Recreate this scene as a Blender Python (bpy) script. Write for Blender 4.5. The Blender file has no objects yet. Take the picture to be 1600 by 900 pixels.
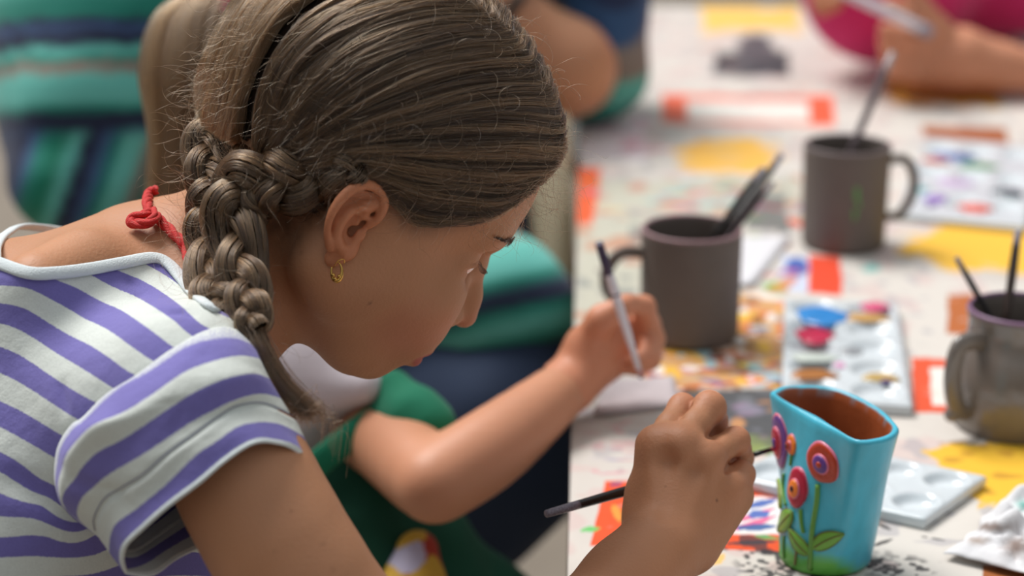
import bpy, math, random
import numpy as np
import openvdb
from mathutils import Vector, Matrix

random.seed(7)
RNG = np.random.default_rng(11)
PI = math.pi

# ---------------------------------------------------------------- camera, light, exposure
TABLE_Z = 0.75
CAM_Z = TABLE_Z + 0.563
PITCH = math.radians(18.0)
FPX = 3200.0
scene = bpy.context.scene
cam_data = bpy.data.cameras.new('camera')
cam = bpy.data.objects.new('camera', cam_data)
scene.collection.objects.link(cam)
cam.location = (0, 0, CAM_Z)
cam.rotation_euler = (math.radians(90) - PITCH, 0, 0)
cam_data.sensor_width = 36.0
cam_data.lens = 36.0 * FPX / 1600.0
cam_data.clip_start = 0.05
cam_data.dof.use_dof = True
cam_data.dof.focus_distance = 1.14
cam_data.dof.aperture_fstop = 4.0
scene.camera = cam

world = bpy.data.worlds.new('world')
scene.world = world
world.use_nodes = True
wn = world.node_tree
wn.nodes.clear()
w_out = wn.nodes.new('ShaderNodeOutputWorld')
w_bg = wn.nodes.new('ShaderNodeBackground')
w_tc = wn.nodes.new('ShaderNodeTexCoord')
w_sep = wn.nodes.new('ShaderNodeSeparateXYZ')
w_ramp = wn.nodes.new('ShaderNodeValToRGB')
wn.links.new(w_tc.outputs['Generated'], w_sep.inputs[0])
wn.links.new(w_sep.outputs['Z'], w_ramp.inputs[0])
wn.links.new(w_ramp.outputs[0], w_bg.inputs[0])
wn.links.new(w_bg.outputs[0], w_out.inputs[0])
w_ramp.color_ramp.elements[0].position = 0.0
w_ramp.color_ramp.elements[0].color = (0.07, 0.068, 0.06, 1)
w_ramp.color_ramp.elements[1].position = 0.9
w_ramp.color_ramp.elements[1].color = (0.92, 0.97, 1.0, 1)
w_bg.inputs[1].default_value = 0.62

sun_data = bpy.data.lights.new('sun', 'SUN')
sun = bpy.data.objects.new('sun', sun_data)
scene.collection.objects.link(sun)
sun_data.energy = 3.5
sun_data.angle = math.radians(28)
sun_data.color = (1.0, 0.975, 0.95)
sun_dir = Vector((0.45, -0.42, -1.0)).normalized()
sun.rotation_euler = sun_dir.to_track_quat('-Z', 'Y').to_euler()
sun.location = (0, 0, 4)

scene.view_settings.view_transform = 'Standard'
scene.view_settings.look = 'None'
scene.view_settings.exposure = 0.16
scene.view_settings.gamma = 1.0
scene.view_settings.use_curve_mapping = False

# ---------------------------------------------------------------- helpers
CX = np.array([1.0, 0, 0])
CY = np.array([0, math.cos(PITCH), -math.sin(PITCH)])     # view direction
CZ = np.array([0, math.sin(PITCH), math.cos(PITCH)])      # view up
CAM = np.array([0, 0, CAM_Z])

def P(px, py, d):
    return CAM + CY * d + CX * (d * (px - 800.0) / FPX) + CZ * (d * (450.0 - py) / FPX)

def ray(px, py):
    v = CY + CX * ((px - 800.0) / FPX) + CZ * ((450.0 - py) / FPX)
    return v

def on_z(px, py, z=TABLE_Z):
    v = ray(px, py)
    return CAM + v * ((z - CAM_Z) / v[2])

def to_px(p):
    q = np.asarray(p) - CAM
    d = q @ CY
    return 800.0 + FPX * (q @ CX) / d, 450.0 - FPX * (q @ CZ) / d, d

def srgb(r, g, b):
    f = lambda c: (c / 255.0) / 12.92 if c / 255.0 <= 0.04045 else ((c / 255.0 + 0.055) / 1.055) ** 2.4
    return (f(r), f(g), f(b))

def lerp(a, b, t):
    return a + (b - a) * t

def catmull(pts, n):
    """n points along a Catmull-Rom spline through pts, even in parameter"""
    p = np.asarray(pts, float)
    m = len(p)
    q = np.vstack([2 * p[0] - p[1], p, 2 * p[-1] - p[-2]])
    t = np.linspace(0, m - 1 - 1e-9, n)
    i = t.astype(int)
    u = (t - i)[:, None]
    a, b, c, d = q[i], q[i + 1], q[i + 2], q[i + 3]
    return 0.5 * (2 * b + (c - a) * u + (2 * a - 5 * b + 4 * c - d) * u ** 2 + (3 * b - a - 3 * c + d) * u ** 3)

def vnoise(p, freq, seed=0):
    """cheap smooth 3D value noise in -1..1, vectorised"""
    p = np.asarray(p, float) * freq + 100.0 + seed * 17.3
    i = np.floor(p).astype(np.int64)
    f = p - i
    f = f * f * (3 - 2 * f)
    out = 0
    for dx in (0, 1):
        for dy in (0, 1):
            for dz in (0, 1):
                h = (i[..., 0] + dx) * 374761393 + (i[..., 1] + dy) * 668265263 + (i[..., 2] + dz) * 2147483647 + seed * 1013
                h = (h ^ (h >> 13)) * 1274126177
                h = (h ^ (h >> 16)) & 0xFFFF
                w = (f[..., 0] if dx else 1 - f[..., 0]) * (f[..., 1] if dy else 1 - f[..., 1]) * (f[..., 2] if dz else 1 - f[..., 2])
                out = out + w * (h / 32767.5 - 1)
    return out

# ---------- materials
def new_mat(name):
    m = bpy.data.materials.new(name)
    m.use_nodes = True
    nt = m.node_tree
    return m, nt, nt.nodes['Principled BSDF']

def node(nt, kind, **kw):
    n = nt.nodes.new(kind)
    for k, v in kw.items():
        if k in n.inputs.keys():
            n.inputs[k].default_value = v
        else:
            setattr(n, k, v)
    return n

def noise_bump(nt, bsdf, scale, strength, dist=0.001, detail=3.0, normal_in=None):
    tc = node(nt, 'ShaderNodeTexCoord')
    no = node(nt, 'ShaderNodeTexNoise', Scale=scale, Detail=detail)
    bu = node(nt, 'ShaderNodeBump', Strength=strength, Distance=dist)
    nt.links.new(tc.outputs['Object'], no.inputs['Vector'])
    nt.links.new(no.outputs['Fac'], bu.inputs['Height'])
    nt.links.new(bu.outputs[0], bsdf.inputs['Normal'])
    return no, tc

def mat_plain(name, col, rough=0.5, metal=0.0, var=0.12, vscale=40.0, bump=0.15, bscale=300.0, spec=0.5, sheen=0.0):
    m, nt, b = new_mat(name)
    b.inputs['Roughness'].default_value = rough
    b.inputs['Metallic'].default_value = metal
    b.inputs['Specular IOR Level'].default_value = spec
    b.inputs['Sheen Weight'].default_value = sheen
    no, tc = noise_bump(nt, b, bscale, bump)
    n2 = node(nt, 'ShaderNodeTexNoise', Scale=vscale, Detail=4.0)
    nt.links.new(tc.outputs['Object'], n2.inputs['Vector'])
    mix = node(nt, 'ShaderNodeMix', data_type='RGBA')
    mix.inputs['A'].default_value = (*[c * (1 - var) for c in col], 1)
    mix.inputs['B'].default_value = (*[min(1, c * (1 + var)) for c in col], 1)
    nt.links.new(n2.outputs['Fac'], mix.inputs['Factor'])
    nt.links.new(mix.outputs['Result'], b.inputs['Base Color'])
    return m

def mat_attr(name, attr='col', rough=0.6, bump=0.15, bscale=300.0, sheen=0.0, sss=0.0, sss_r=(0.01, 0.004, 0.002), spec=0.5, var=0.0, vscale=60.0, coat=0.0):
    """base colour from a colour attribute (flat print, tint of the thing itself)"""
    m, nt, b = new_mat(name)
    b.inputs['Roughness'].default_value = rough
    b.inputs['Specular IOR Level'].default_value = spec
    b.inputs['Sheen Weight'].default_value = sheen
    b.inputs['Coat Weight'].default_value = coat
    no, tc = noise_bump(nt, b, bscale, bump)
    at = node(nt, 'ShaderNodeAttribute', attribute_name=attr)
    src = at.outputs['Color']
    if var:
        n2 = node(nt, 'ShaderNodeTexNoise', Scale=vscale, Detail=5.0)
        nt.links.new(tc.outputs['Object'], n2.inputs['Vector'])
        mr = node(nt, 'ShaderNodeMapRange')
        mr.inputs['To Min'].default_value = 1 - var
        mr.inputs['To Max'].default_value = 1 + var
        nt.links.new(n2.outputs['Fac'], mr.inputs['Value'])
        mx = node(nt, 'ShaderNodeVectorMath', operation='SCALE')
        nt.links.new(src, mx.inputs[0])
        nt.links.new(mr.outputs[0], mx.inputs['Scale'])
        src = mx.outputs[0]
    nt.links.new(src, b.inputs['Base Color'])
    if sss:
        b.inputs['Subsurface Weight'].default_value = sss
        b.inputs['Subsurface Radius'].default_value = sss_r
        b.inputs['Subsurface Scale'].default_value = 1.0
    return m

def mat_hair(name, dark, light, rough=0.3):
    """strand material: colour varies per strand and along it"""
    m, nt, b = new_mat(name)
    nt.nodes.remove(b)
    h = nt.nodes.new('ShaderNodeBsdfHairPrincipled')
    h.parametrization = 'COLOR'
    out = nt.nodes['Material Output']
    at = node(nt, 'ShaderNodeAttribute', attribute_name='tint')
    mix = node(nt, 'ShaderNodeMix', data_type='RGBA')
    mix.inputs['A'].default_value = (*dark, 1)
    mix.inputs['B'].default_value = (*light, 1)
    nt.links.new(at.outputs['Fac'], mix.inputs['Factor'])
    nt.links.new(mix.outputs['Result'], h.inputs['Color'])
    h.inputs['Roughness'].default_value = rough
    h.inputs['Radial Roughness'].default_value = 0.5
    h.inputs['Coat'].default_value = 0.1
    h.inputs['Random Roughness'].default_value = 0.2
    nt.links.new(h.outputs[0], out.inputs[0])
    return m

# ---------- objects
def tag(o, label=None, cat=None, group=None, kind=None):
    if label: o['label'] = label
    if cat: o['category'] = cat
    if group: o['group'] = group
    if kind: o['kind'] = kind
    return o

def link(name, data, parent=None):
    o = bpy.data.objects.new(name, data)
    scene.collection.objects.link(o)
    if parent is not None:
        o.parent = parent
        o.matrix_parent_inverse = parent.matrix_basis.inverted()
    return o

def empty(name, loc, label, cat, group=None):
    o = bpy.data.objects.new(name, None)
    scene.collection.objects.link(o)
    o.location = Vector(loc)
    o.empty_display_size = 0.02
    return tag(o, label, cat, group)

def mesh_obj(name, verts, faces, mat, parent=None, smooth=True, attrs=None):
    me = bpy.data.meshes.new(name)
    if isinstance(faces, np.ndarray) and len(faces):
        k = faces.shape[1]
        me.vertices.add(len(verts))
        me.vertices.foreach_set('co', np.asarray(verts, np.float32).ravel())
        me.loops.add(faces.size)
        me.loops.foreach_set('vertex_index', faces.astype(np.int32).ravel())
        me.polygons.add(len(faces))
        me.polygons.foreach_set('loop_start', np.arange(0, faces.size, k, dtype=np.int32))
        me.polygons.foreach_set('loop_total', np.full(len(faces), k, np.int32))
        me.update(calc_edges=True)
    else:
        me.from_pydata([tuple(v) for v in verts], [], [tuple(f) for f in faces])
    if attrs:
        for an, arr in attrs.items():
            arr = np.asarray(arr, np.float32)
            if arr.ndim == 1:
                a = me.attributes.new(an, 'FLOAT', 'POINT')
                a.data.foreach_set('value', arr)
            else:
                a = me.attributes.new(an, 'FLOAT_COLOR', 'POINT')
                if arr.shape[1] == 3:
                    arr = np.hstack([arr, np.ones((len(arr), 1), np.float32)])
                a.data.foreach_set('color', arr.ravel())
    me.shade_smooth() if smooth else me.shade_flat()
    if mat: me.materials.append(mat)
    return link(name, me, parent)

class Geo:
    """collects shapes for one mesh"""
    def __init__(s):
        s.v, s.f = [], []
    def add(s, v, f):
        n = sum(len(x) for x in s.v)
        s.v.append(np.asarray(v, float))
        s.f += [tuple(i + n for i in q) for q in f]
        return s
    def grid(s, G, close_u=False, close_v=False):
        """G[nu][nv] points"""
        G = np.asarray(G, float)
        nu, nv = G.shape[:2]
        f = []
        for i in range(nu if close_u else nu - 1):
            for j in range(nv if close_v else nv - 1):
                a, b = i * nv + j, ((i + 1) % nu) * nv + j
                c, d = ((i + 1) % nu) * nv + (j + 1) % nv, i * nv + (j + 1) % nv
                f.append((a, b, c, d))
        return s.add(G.reshape(-1, 3), f)
    def tube(s, pts, radii, seg=10, caps=True, flat=1.0, up=None):
        pts = np.asarray(pts, float)
        n = len(pts)
        radii = np.broadcast_to(np.asarray(radii, float), (n,))
        T = np.gradient(pts, axis=0)
        T /= np.linalg.norm(T, axis=1)[:, None] + 1e-12
        u = np.array(up if up is not None else ([0, 0, 1.0] if abs(T[0][2]) < 0.9 else [1.0, 0, 0]), float)
        rings = []
        for i in range(n):
            u = u - T[i] * (u @ T[i]); u /= np.linalg.norm(u) + 1e-12
            w = np.cross(T[i], u)
            a = np.linspace(0, 2 * PI, seg, endpoint=False)
            rings.append(pts[i] + radii[i] * (np.cos(a)[:, None] * u * flat + np.sin(a)[:, None] * w))
        s.grid(rings, close_v=True)
        if caps:
            n0 = sum(len(x) for x in s.v) - n * seg
            s.f.append(tuple(n0 + k for k in range(seg)))
            s.f.append(tuple(n0 + (n - 1) * seg + k for k in reversed(range(seg))))
        return s
    def lathe(s, prof, c=(0, 0, 0), seg=32, closed_top=False):
        a = np.linspace(0, 2 * PI, seg, endpoint=False)
        G = [[(c[0] + r * math.cos(t), c[1] + r * math.sin(t), c[2] + z) for t in a] for r, z in prof]
        return s.grid(G, close_v=True)
    def box(s, c, h, rot=0.0):
        c = np.asarray(c, float); cr, sr = math.cos(rot), math.sin(rot)
        v = []
        for z in (-1, 1):
            for x, y in ((-1, -1), (1, -1), (1, 1), (-1, 1)):
                X, Y = x * h[0], y * h[1]
                v.append(c + np.array([X * cr - Y * sr, X * sr + Y * cr, z * h[2]]))
        return s.add(v, [(3, 2, 1, 0), (4, 5, 6, 7), (0, 1, 5, 4), (1, 2, 6, 5), (2, 3, 7, 6), (3, 0, 4, 7)])
    def V(s):
        return np.vstack(s.v)
    def build(s, name, mat, parent=None, smooth=True, bevel=0.0, sub=0, attrs=None, weld=False):
        o = mesh_obj(name, s.V(), s.f, mat, parent, smooth, attrs)
        if weld:
            m = o.modifiers.new('weld', 'WELD'); m.merge_threshold = 1e-5
        if bevel:
            m = o.modifiers.new('bevel', 'BEVEL'); m.width = bevel; m.segments = 3; m.limit_method = 'ANGLE'
        if sub:
            m = o.modifiers.new('sub', 'SUBSURF'); m.levels = sub; m.render_levels = sub
        return o

# ---------- distance-field sculpting
class Vol:
    def __init__(s, lo, hi, vox):
        s.lo = np.asarray(lo, float); s.vox = vox
        s.n = np.ceil((np.asarray(hi, float) - s.lo) / vox).astype(int) + 1
        s.F = np.full(s.n, 0.05, np.float32)
    def block(s, c0, c1, pad):
        a = np.maximum(np.floor((np.minimum(c0, c1) - pad - s.lo) / s.vox).astype(int), 0)
        b = np.minimum(np.ceil((np.maximum(c0, c1) + pad - s.lo) / s.vox).astype(int) + 1, s.n)
        if (b <= a).any(): return None, None
        ax = [(s.lo[i] + np.arange(a[i], b[i]) * s.vox).astype(np.float32) for i in range(3)]
        X = np.stack(np.meshgrid(*ax, indexing='ij'), -1)
        return tuple(slice(a[i], b[i]) for i in range(3)), X
    def merge(s, sl, D, k, op):
        A = s.F[sl]
        if op == 'add':
            h = np.clip(0.5 + 0.5 * (A - D) / k, 0, 1)
            s.F[sl] = A * (1 - h) + D * h - k * h * (1 - h)
        else:
            h = np.clip(0.5 - 0.5 * (A + D) / k, 0, 1)
            s.F[sl] = A * (1 - h) - D * h + k * h * (1 - h)
    def cone(s, a, b, ra, rb, k=0.006, op='add'):
        """tapered capsule"""
        a = np.asarray(a, float); b = np.asarray(b, float)
        r = max(ra, rb)
        sl, X = s.block(a, b, r + k * 1.5 + 2 * s.vox)
        if sl is None: return s
        ab = (b - a).astype(np.float32)
        t = np.clip(((X - a.astype(np.float32)) @ ab) / max(float(ab @ ab), 1e-12), 0, 1)
        D = np.linalg.norm(X - a.astype(np.float32) - t[..., None] * ab, axis=-1) - (ra + (rb - ra) * t)
        s.merge(sl, D, k, op)
        return s
    def chain(s, pts, rs, k=0.004, op='add', n=0):
        if n:
            Q = catmull([list(p) + [r] for p, r in zip(pts, rs)], n)
            pts, rs = Q[:, :3], Q[:, 3]
        for i in range(len(pts) - 1):
            s.cone(pts[i], pts[i + 1], rs[i], rs[i + 1], k, op)
        return s
    def ell(s, c, r, k=0.006, op='add', M=None):
        """ellipsoid, M = 3x3 whose columns are its axes"""
        c = np.asarray(c, float); r = np.asarray(r, float)
        R = max(r)
        sl, X = s.block(c, c, R + k * 1.5 + 2 * s.vox)
        if sl is None: return s
        q = X - c.astype(np.float32)
        if M is not None: q = q @ np.asarray(M, np.float32)
        k0 = np.linalg.norm(q / r.astype(np.float32), axis=-1)
        k1 = np.linalg.norm(q / (r * r).astype(np.float32), axis=-1)
        D = k0 * (k0 - 1.0) / np.maximum(k1, 1e-6)
        s.merge(sl, D, k, op)
        return s
    def func(s, c0, c1, fn, k, op='add'):
        sl, X = s.block(np.asarray(c0, float), np.asarray(c1, float), 0)
        if sl is None: return s
        s.merge(sl, fn(X), k, op)
        return s
    def mesh(s, iso=0.0):
        B = 3 * s.vox
        A = np.clip(s.F, -B, B).astype(np.float32)
        # keep open borders closed
        for ax in range(3):
            i0 = [slice(None)] * 3; i0[ax] = 0; A[tuple(i0)] = B
            i0[ax] = -1; A[tuple(i0)] = B
        g = openvdb.FloatGrid(B)
        g.copyFromArray(A, tolerance=0.0)
        out = g.convertToPolygons(isovalue=iso, adaptivity=0.0)
        V, quads = (out[0], out[-1])
        return np.asarray(V, float) * s.vox + s.lo, np.asarray(quads)[:, ::-1].astype(np.int64)
    def sample(s, p):
        q = np.clip((np.asarray(p, float) - s.lo) / s.vox, 0, s.n - 1.001)
        i = q.astype(int); f = q - i
        out = 0
        for dx in (0, 1):
            for dy in (0, 1):
                for dz in (0, 1):
                    w = (f[..., 0] if dx else 1 - f[..., 0]) * (f[..., 1] if dy else 1 - f[..., 1]) * (f[..., 2] if dz else 1 - f[..., 2])
                    out = out + w * s.F[i[..., 0] + dx, i[..., 1] + dy, i[..., 2] + dz]
        return out

def smooth_mesh(V, F, it=2, lam=0.5):
    n = len(V)
    e = np.vstack([F[:, [0, 1]], F[:, [1, 2]], F[:, [2, 3]], F[:, [3, 0]]])
    for _ in range(it):
        acc = np.zeros_like(V); cnt = np.zeros(n)
        for d in range(3):
            acc[:, d] = np.bincount(e[:, 0], V[e[:, 1], d], n) + np.bincount(e[:, 1], V[e[:, 0], d], n)
        cnt = np.bincount(e[:, 0], minlength=n) + np.bincount(e[:, 1], minlength=n)
        V = V + lam * (acc / np.maximum(cnt, 1)[:, None] - V)
    return V

def hair_obj(name, strands, mat, parent, radius=0.00008, tint=None, tip=0.4):
    """strands: array (n, k, 3)"""
    S = np.asarray(strands, np.float32)
    n, k = S.shape[:2]
    hc = bpy.data.hair_curves.new(name)
    hc.add_curves([k] * n)
    hc.points.foreach_set('position', S.reshape(-1))
    t = np.linspace(0, 1, k)
    prof = np.minimum(1, (1 - t) * 4 + tip)
    rr = (np.broadcast_to(np.asarray(radius, np.float32).reshape(-1, 1), (n, 1)) * prof[None]).astype(np.float32)
    hc.points.foreach_set('radius', rr.reshape(-1))
    a = hc.attributes.new('tint', 'FLOAT', 'CURVE')
    a.data.foreach_set('value', np.asarray(tint if tint is not None else RNG.random(n), np.float32))
    hc.materials.append(mat)
    return link(name, hc, parent)
# ================================================================ setting: floor, table, cloth
floor_m = mat_plain('paving', srgb(128, 118, 106), rough=.9, var=.15, vscale=6, bump=.4, bscale=40)
g = Geo(); g.grid([[(x, y, 0) for y in np.linspace(-3, 14, 18)] for x in np.linspace(-9, 9, 18)])
floor = g.build('floor', floor_m, smooth=False); floor['kind'] = 'structure'
wall_m = mat_plain('plaster', srgb(150, 138, 122), rough=.95, var=.10, vscale=2, bump=.3, bscale=30)
g = Geo(); g.box((0, 9.0, 1.5), (9, .1, 1.5)); wb = g.build('wall_back', wall_m, smooth=False); wb['kind'] = 'structure'

eA, eB = on_z(887, 900), on_z(905, 230)
def edge_x(y):
    return eA[0] + (eB[0] - eA[0]) * (y - eA[1]) / (eB[1] - eA[1])
FAR_Y = on_z(1100, 9)[1]
NEAR_Y = .62
TW = 1.5
table = empty('table', ((edge_x(1.5) + TW) / 2, 1.9, 0), 'long white-clothed painting table with grey metal legs', 'table')
wood_m = mat_plain('table_board', srgb(190, 180, 165), rough=.6)
steel_m = mat_plain('grey_steel', srgb(90, 92, 96), rough=.4, metal=.8)
g = Geo()
c = [(edge_x(NEAR_Y), NEAR_Y), (TW, NEAR_Y), (TW, FAR_Y), (edge_x(FAR_Y), FAR_Y)]
g.add([(x, y, z) for z in (TABLE_Z - .028, TABLE_Z - .0012) for x, y in c], [(3, 2, 1, 0), (4, 5, 6, 7), (0, 1, 5, 4), (1, 2, 6, 5), (2, 3, 7, 6), (3, 0, 4, 7)])
g.build('tabletop', wood_m, table, smooth=False)
for x, y in ((.30, NEAR_Y + .2), (TW - .1, NEAR_Y + .2), (.34, FAR_Y - .2), (TW - .1, FAR_Y - .2)):
    g = Geo(); g.tube([(x, y, 0), (x, y, TABLE_Z - .028)], .016, 12); g.build('leg', steel_m, table)

# ---- painted, printed cloth
ys = np.concatenate([[NEAR_Y], np.linspace(on_z(0, 1250)[1], on_z(0, 925)[1], 12), [on_z(0, v)[1] for v in np.arange(922, 9, -1.35)], [FAR_Y]])
ys = np.unique(ys)
t_ = np.concatenate([np.linspace(0, 1, 600), 1 + np.array([.15, .4, .8, 1.5])])
nxp = []
Vc = np.zeros((len(ys), len(t_) + 1, 3))
for i, y in enumerate(ys):
    dpt = y * math.cos(PITCH) + (CAM_Z - TABLE_Z) * math.sin(PITCH)
    xl = edge_x(y); xr = (1690 - 800) / FPX * dpt
    xs = np.minimum(xl + (xr - xl) * t_, TW)
    xs = np.append(xs[:-1], [TW, TW]) if False else np.append(xs, TW)
    Vc[i, :, 0] = xs; Vc[i, :, 1] = y
Vc[..., 2] = TABLE_Z
V = Vc.reshape(-1, 3)
cpx, cpy, cd = to_px(V)
q = np.stack([cpx, cpy], 1)
C = np.tile(np.array(srgb(208, 201, 193)), (len(V), 1))
def paint(mask, col, a=1.0):
    m = np.clip(mask, 0, 1)[:, None] * a
    C[:] = C * (1 - m) + np.array(srgb(*col)) * m
wob = vnoise(V, 60, 3) * 3 + vnoise(V, 200, 4) * 1.5
wob2 = vnoise(V, 25, 5)
def quad(pts, soft=1.2, rag=0.3):
    """signed coverage of a convex polygon given by its corners in the photograph"""
    p = np.array(pts, float); m = np.full(len(V), 1e9)
    a = 0.5 * np.sum(p[:, 0] * np.roll(p[:, 1], -1) - np.roll(p[:, 0], -1) * p[:, 1])
    sgn = 1 if a > 0 else -1
    for i in range(len(p)):
        e = p[(i + 1) % len(p)] - p[i]; e = e / np.linalg.norm(e)
        m = np.minimum(m, sgn * (e[0] * (q[:, 1] - p[i, 1]) - e[1] * (q[:, 0] - p[i, 0])))
    return np.clip((m + wob * rag) / soft + .5, 0, 1)
def oval(cx, cy, rx, ry, soft=2.0, rag=1.0):
    d = np.sqrt(((q[:, 0] - cx) / rx) ** 2 + ((q[:, 1] - cy) / ry) ** 2)
    return np.clip(((1 - d) * min(rx, ry) + wob * rag) / soft + .5, 0, 1)
def noise_mask(scale, seed, thr, soft=.1):
    return (vnoise(V, scale, seed) - thr) / soft
# faint printed wear all over
paint(noise_mask(18, 7, .15, .5), (184, 176, 170), .55)
paint(noise_mask(45, 8, .35, .2), (206, 176, 172), .5)
paint(noise_mask(70, 9, .45, .15), (160, 156, 162), .55)
# grey green scribbled field beyond the first mug
f1 = np.maximum(quad([(900, 285), (1250, 275), (1262, 350), (900, 362)], 8, 2), quad([(900, 340), (1010, 340), (1000, 560), (900, 540)], 8, 2))
paint(f1, (184, 182, 164), .8)
paint(f1 * np.clip(noise_mask(40, 12, .2, .15), 0, 1), (190, 110, 70), .6)
paint(f1 * np.clip(noise_mask(50, 13, .3, .15), 0, 1), (110, 116, 120), .6)
# warm splattered field between the mug and the palette
f2 = np.maximum(quad([(1000, 545), (1235, 540), (1240, 610), (995, 608)], 6, 3), quad([(1140, 455), (1226, 455), (1230, 560), (1140, 560)], 6, 3))
paint(f2, (206, 148, 78), .85)
paint(f2 * np.clip(noise_mask(60, 14, .1, .15), 0, 1), (204, 92, 52), .7)
paint(f2 * np.clip(noise_mask(75, 15, .25, .1), 0, 1), (236, 186, 62), .85)
paint(f2 * np.clip(noise_mask(90, 16, .35, .1), 0, 1), (150, 190, 200), .9)
paint(f2 * np.clip(noise_mask(85, 17, .42, .1), 0, 1), (238, 232, 226), .9)
paint(f2 * np.clip(noise_mask(70, 18, .42, .1), 0, 1), (112, 62, 40), .8)
# dark photograph print by the hand
dk = quad([(1060, 612), (1212, 606), (1222, 712), (1080, 705)], 3, .6)
paint(dk, (66, 68, 72), .95)
paint(dk * np.clip(noise_mask(60, 21, .2, .3), 0, 1), (110, 112, 116), .7)
paint(dk * oval(1165, 715, 60, 32, 14, 2), (142, 156, 84), .8)
paint(dk * oval(1153, 660, 13, 10, 4, 1), (196, 140, 92), .9)
paint(dk * oval(1165, 640, 22, 12, 8, 2), (150, 140, 160), .6)
# orange frame by the hand
paint(quad([(946, 751), (1230, 758), (1236, 862), (922, 853)], 1.4, .25), (226, 82, 36))
paint(quad([(1060, 772), (1232, 779), (1236, 836), (1050, 834)], 3, .8), (232, 226, 222))
paint(quad([(1110, 832), (1230, 838), (1232, 862), (1100, 858)], 3, 2) * np.clip(noise_mask(120, 23, -.1, .2), 0, 1), (70, 50, 52), .85)
# red frames and blocks
def frame(o, i, col, inner=(226, 220, 212), soft=2.0):
    paint(quad(o, soft, .6), col); paint(quad(i, soft, .6), inner)
frame([(1424, 560), (1520, 562), (1530, 650), (1428, 645)], [(1453, 574), (1508, 574), (1512, 636), (1457, 634)], (216, 82, 46))
frame([(1036, 147), (1300, 150), (1304, 197), (1034, 193)], [(1074, 155), (1264, 158), (1266, 190), (1074, 188)], (232, 122, 98), soft=5)
paint(quad([(1264, 150), (1300, 151), (1303, 196), (1266, 193)], 4, .6), (236, 92, 60))
paint(quad([(1037, 147), (1068, 148), (1070, 194), (1035, 192)], 4, .8), (232, 106, 76))
paint(quad([(1080, 152), (1262, 153), (1262, 160), (1080, 158)], 3, 2), (200, 110, 100), .6)
paint(quad([(1264, 398), (1314, 402), (1316, 462), (1262, 458)], 3, .7), (220, 72, 42))
paint(quad([(1226, 400), (1262, 400), (1262, 458), (1215, 455)], 4, 1), (196, 204, 226))
paint(oval(1246, 418, 16, 14, 5), (60, 92, 168))
paint(oval(1212, 448, 20, 10, 6), (112, 176, 84))
paint(quad([(1150, 455), (1232, 455), (1262, 405), (1216, 440)], 6, 3), (214, 120, 66), .8)
paint(quad([(1480, 460), (1522, 458), (1526, 522), (1480, 520)], 3, .8), (176, 98, 48))
paint(quad([(1440, 196), (1572, 200), (1582, 262), (1568, 262), (1556, 236), (1446, 216)], 4, .5), (156, 84, 42))
paint(quad([(1440, 196), (1572, 200), (1576, 234), (1446, 218)], 4, .5), (156, 84, 42))
# orange corner by the table edge
paint(quad([(896, 262), (938, 262), (926, 350), (896, 352)], 5, 1), (222, 92, 48))
# yellow shapes
paint(oval(1560, 388, 150, 38, 6, 2), (236, 184, 62))
paint(oval(1139, 244, 76, 28, 7, 2), (238, 184, 84))
paint(quad([(1095, 12), (1246, 10), (1252, 48), (1100, 50)], 8, 2), (240, 194, 98))
paint(quad([(1380, 126), (1560, 130), (1560, 166), (1386, 160)], 8, 2), (214, 158, 60))
yl = quad([(1450, 706), (1520, 688), (1640, 690), (1660, 790), (1530, 792)], 4, 2.5)
paint(yl, (232, 182, 56)); paint(yl * np.clip(noise_mask(70, 31, .5, .25), 0, 1), (176, 120, 44), .6)
paint(quad([(1440, 700), (1530, 682), (1640, 684), (1640, 692), (1525, 691), (1452, 710)], 3, 1.5), (120, 80, 60), .6)
paint(quad([(1536, 884), (1640, 890), (1640, 960), (1536, 960)], 2, .6), (158, 92, 48))
# dark block far down the table and the black print above it
paint(quad([(1118, 82), (1230, 82), (1234, 120), (1116, 118)], 5, 1), (64, 60, 66))
paint(oval(1180, 74, 30, 22, 7, 2), (86, 78, 84))
paint(quad([(1165, 300), (1228, 305), (1232, 362), (1168, 358)], 6, 1.5), (96, 98, 98), .85)
paint(oval(1362, 419, 17, 8, 4, 1), (134, 190, 182))
paint(quad([(905, 190), (1012, 188), (1006, 250), (905, 246)], 10, 3), (244, 236, 240), .8)
# free strokes of paint, laid in metres on the cloth
def stroke(px0, py0, px1, py1, wmm, col, a=.95):
    A = on_z(px0, py0); B = on_z(px1, py1)
    m = np.where((np.abs(V[:, 0] - (A[0] + B[0]) / 2) < abs(A[0] - B[0]) / 2 + .03) & (np.abs(V[:, 1] - (A[1] + B[1]) / 2) < abs(A[1] - B[1]) / 2 + .03))[0]
    p = V[m][:, :2]; ab = (B - A)[:2]
    t = np.clip(((p - A[:2]) @ ab) / (ab @ ab + 1e-12), 0, 1)
    bend = np.sin(t * PI) * wmm * .0006
    d = np.linalg.norm(p - A[:2] - t[:, None] * ab, axis=1) - bend
    r = wmm * .0005 * (1 + .5 * vnoise(V[m], 300, 5) + .3 * wob2[m]) * (1 - .5 * t)
    k = np.clip((r - d) / .0006 + .5, 0, 1)[:, None] * a
    C[m] = C[m] * (1 - k) + np.array(srgb(*col)) * k
rs = np.random.default_rng(5)
pal = [(226, 86, 108), (60, 104, 170), (236, 140, 60), (196, 60, 50), (110, 160, 80), (120, 96, 150), (232, 184, 70), (90, 90, 96), (190, 130, 160), (100, 176, 190)]
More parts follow.
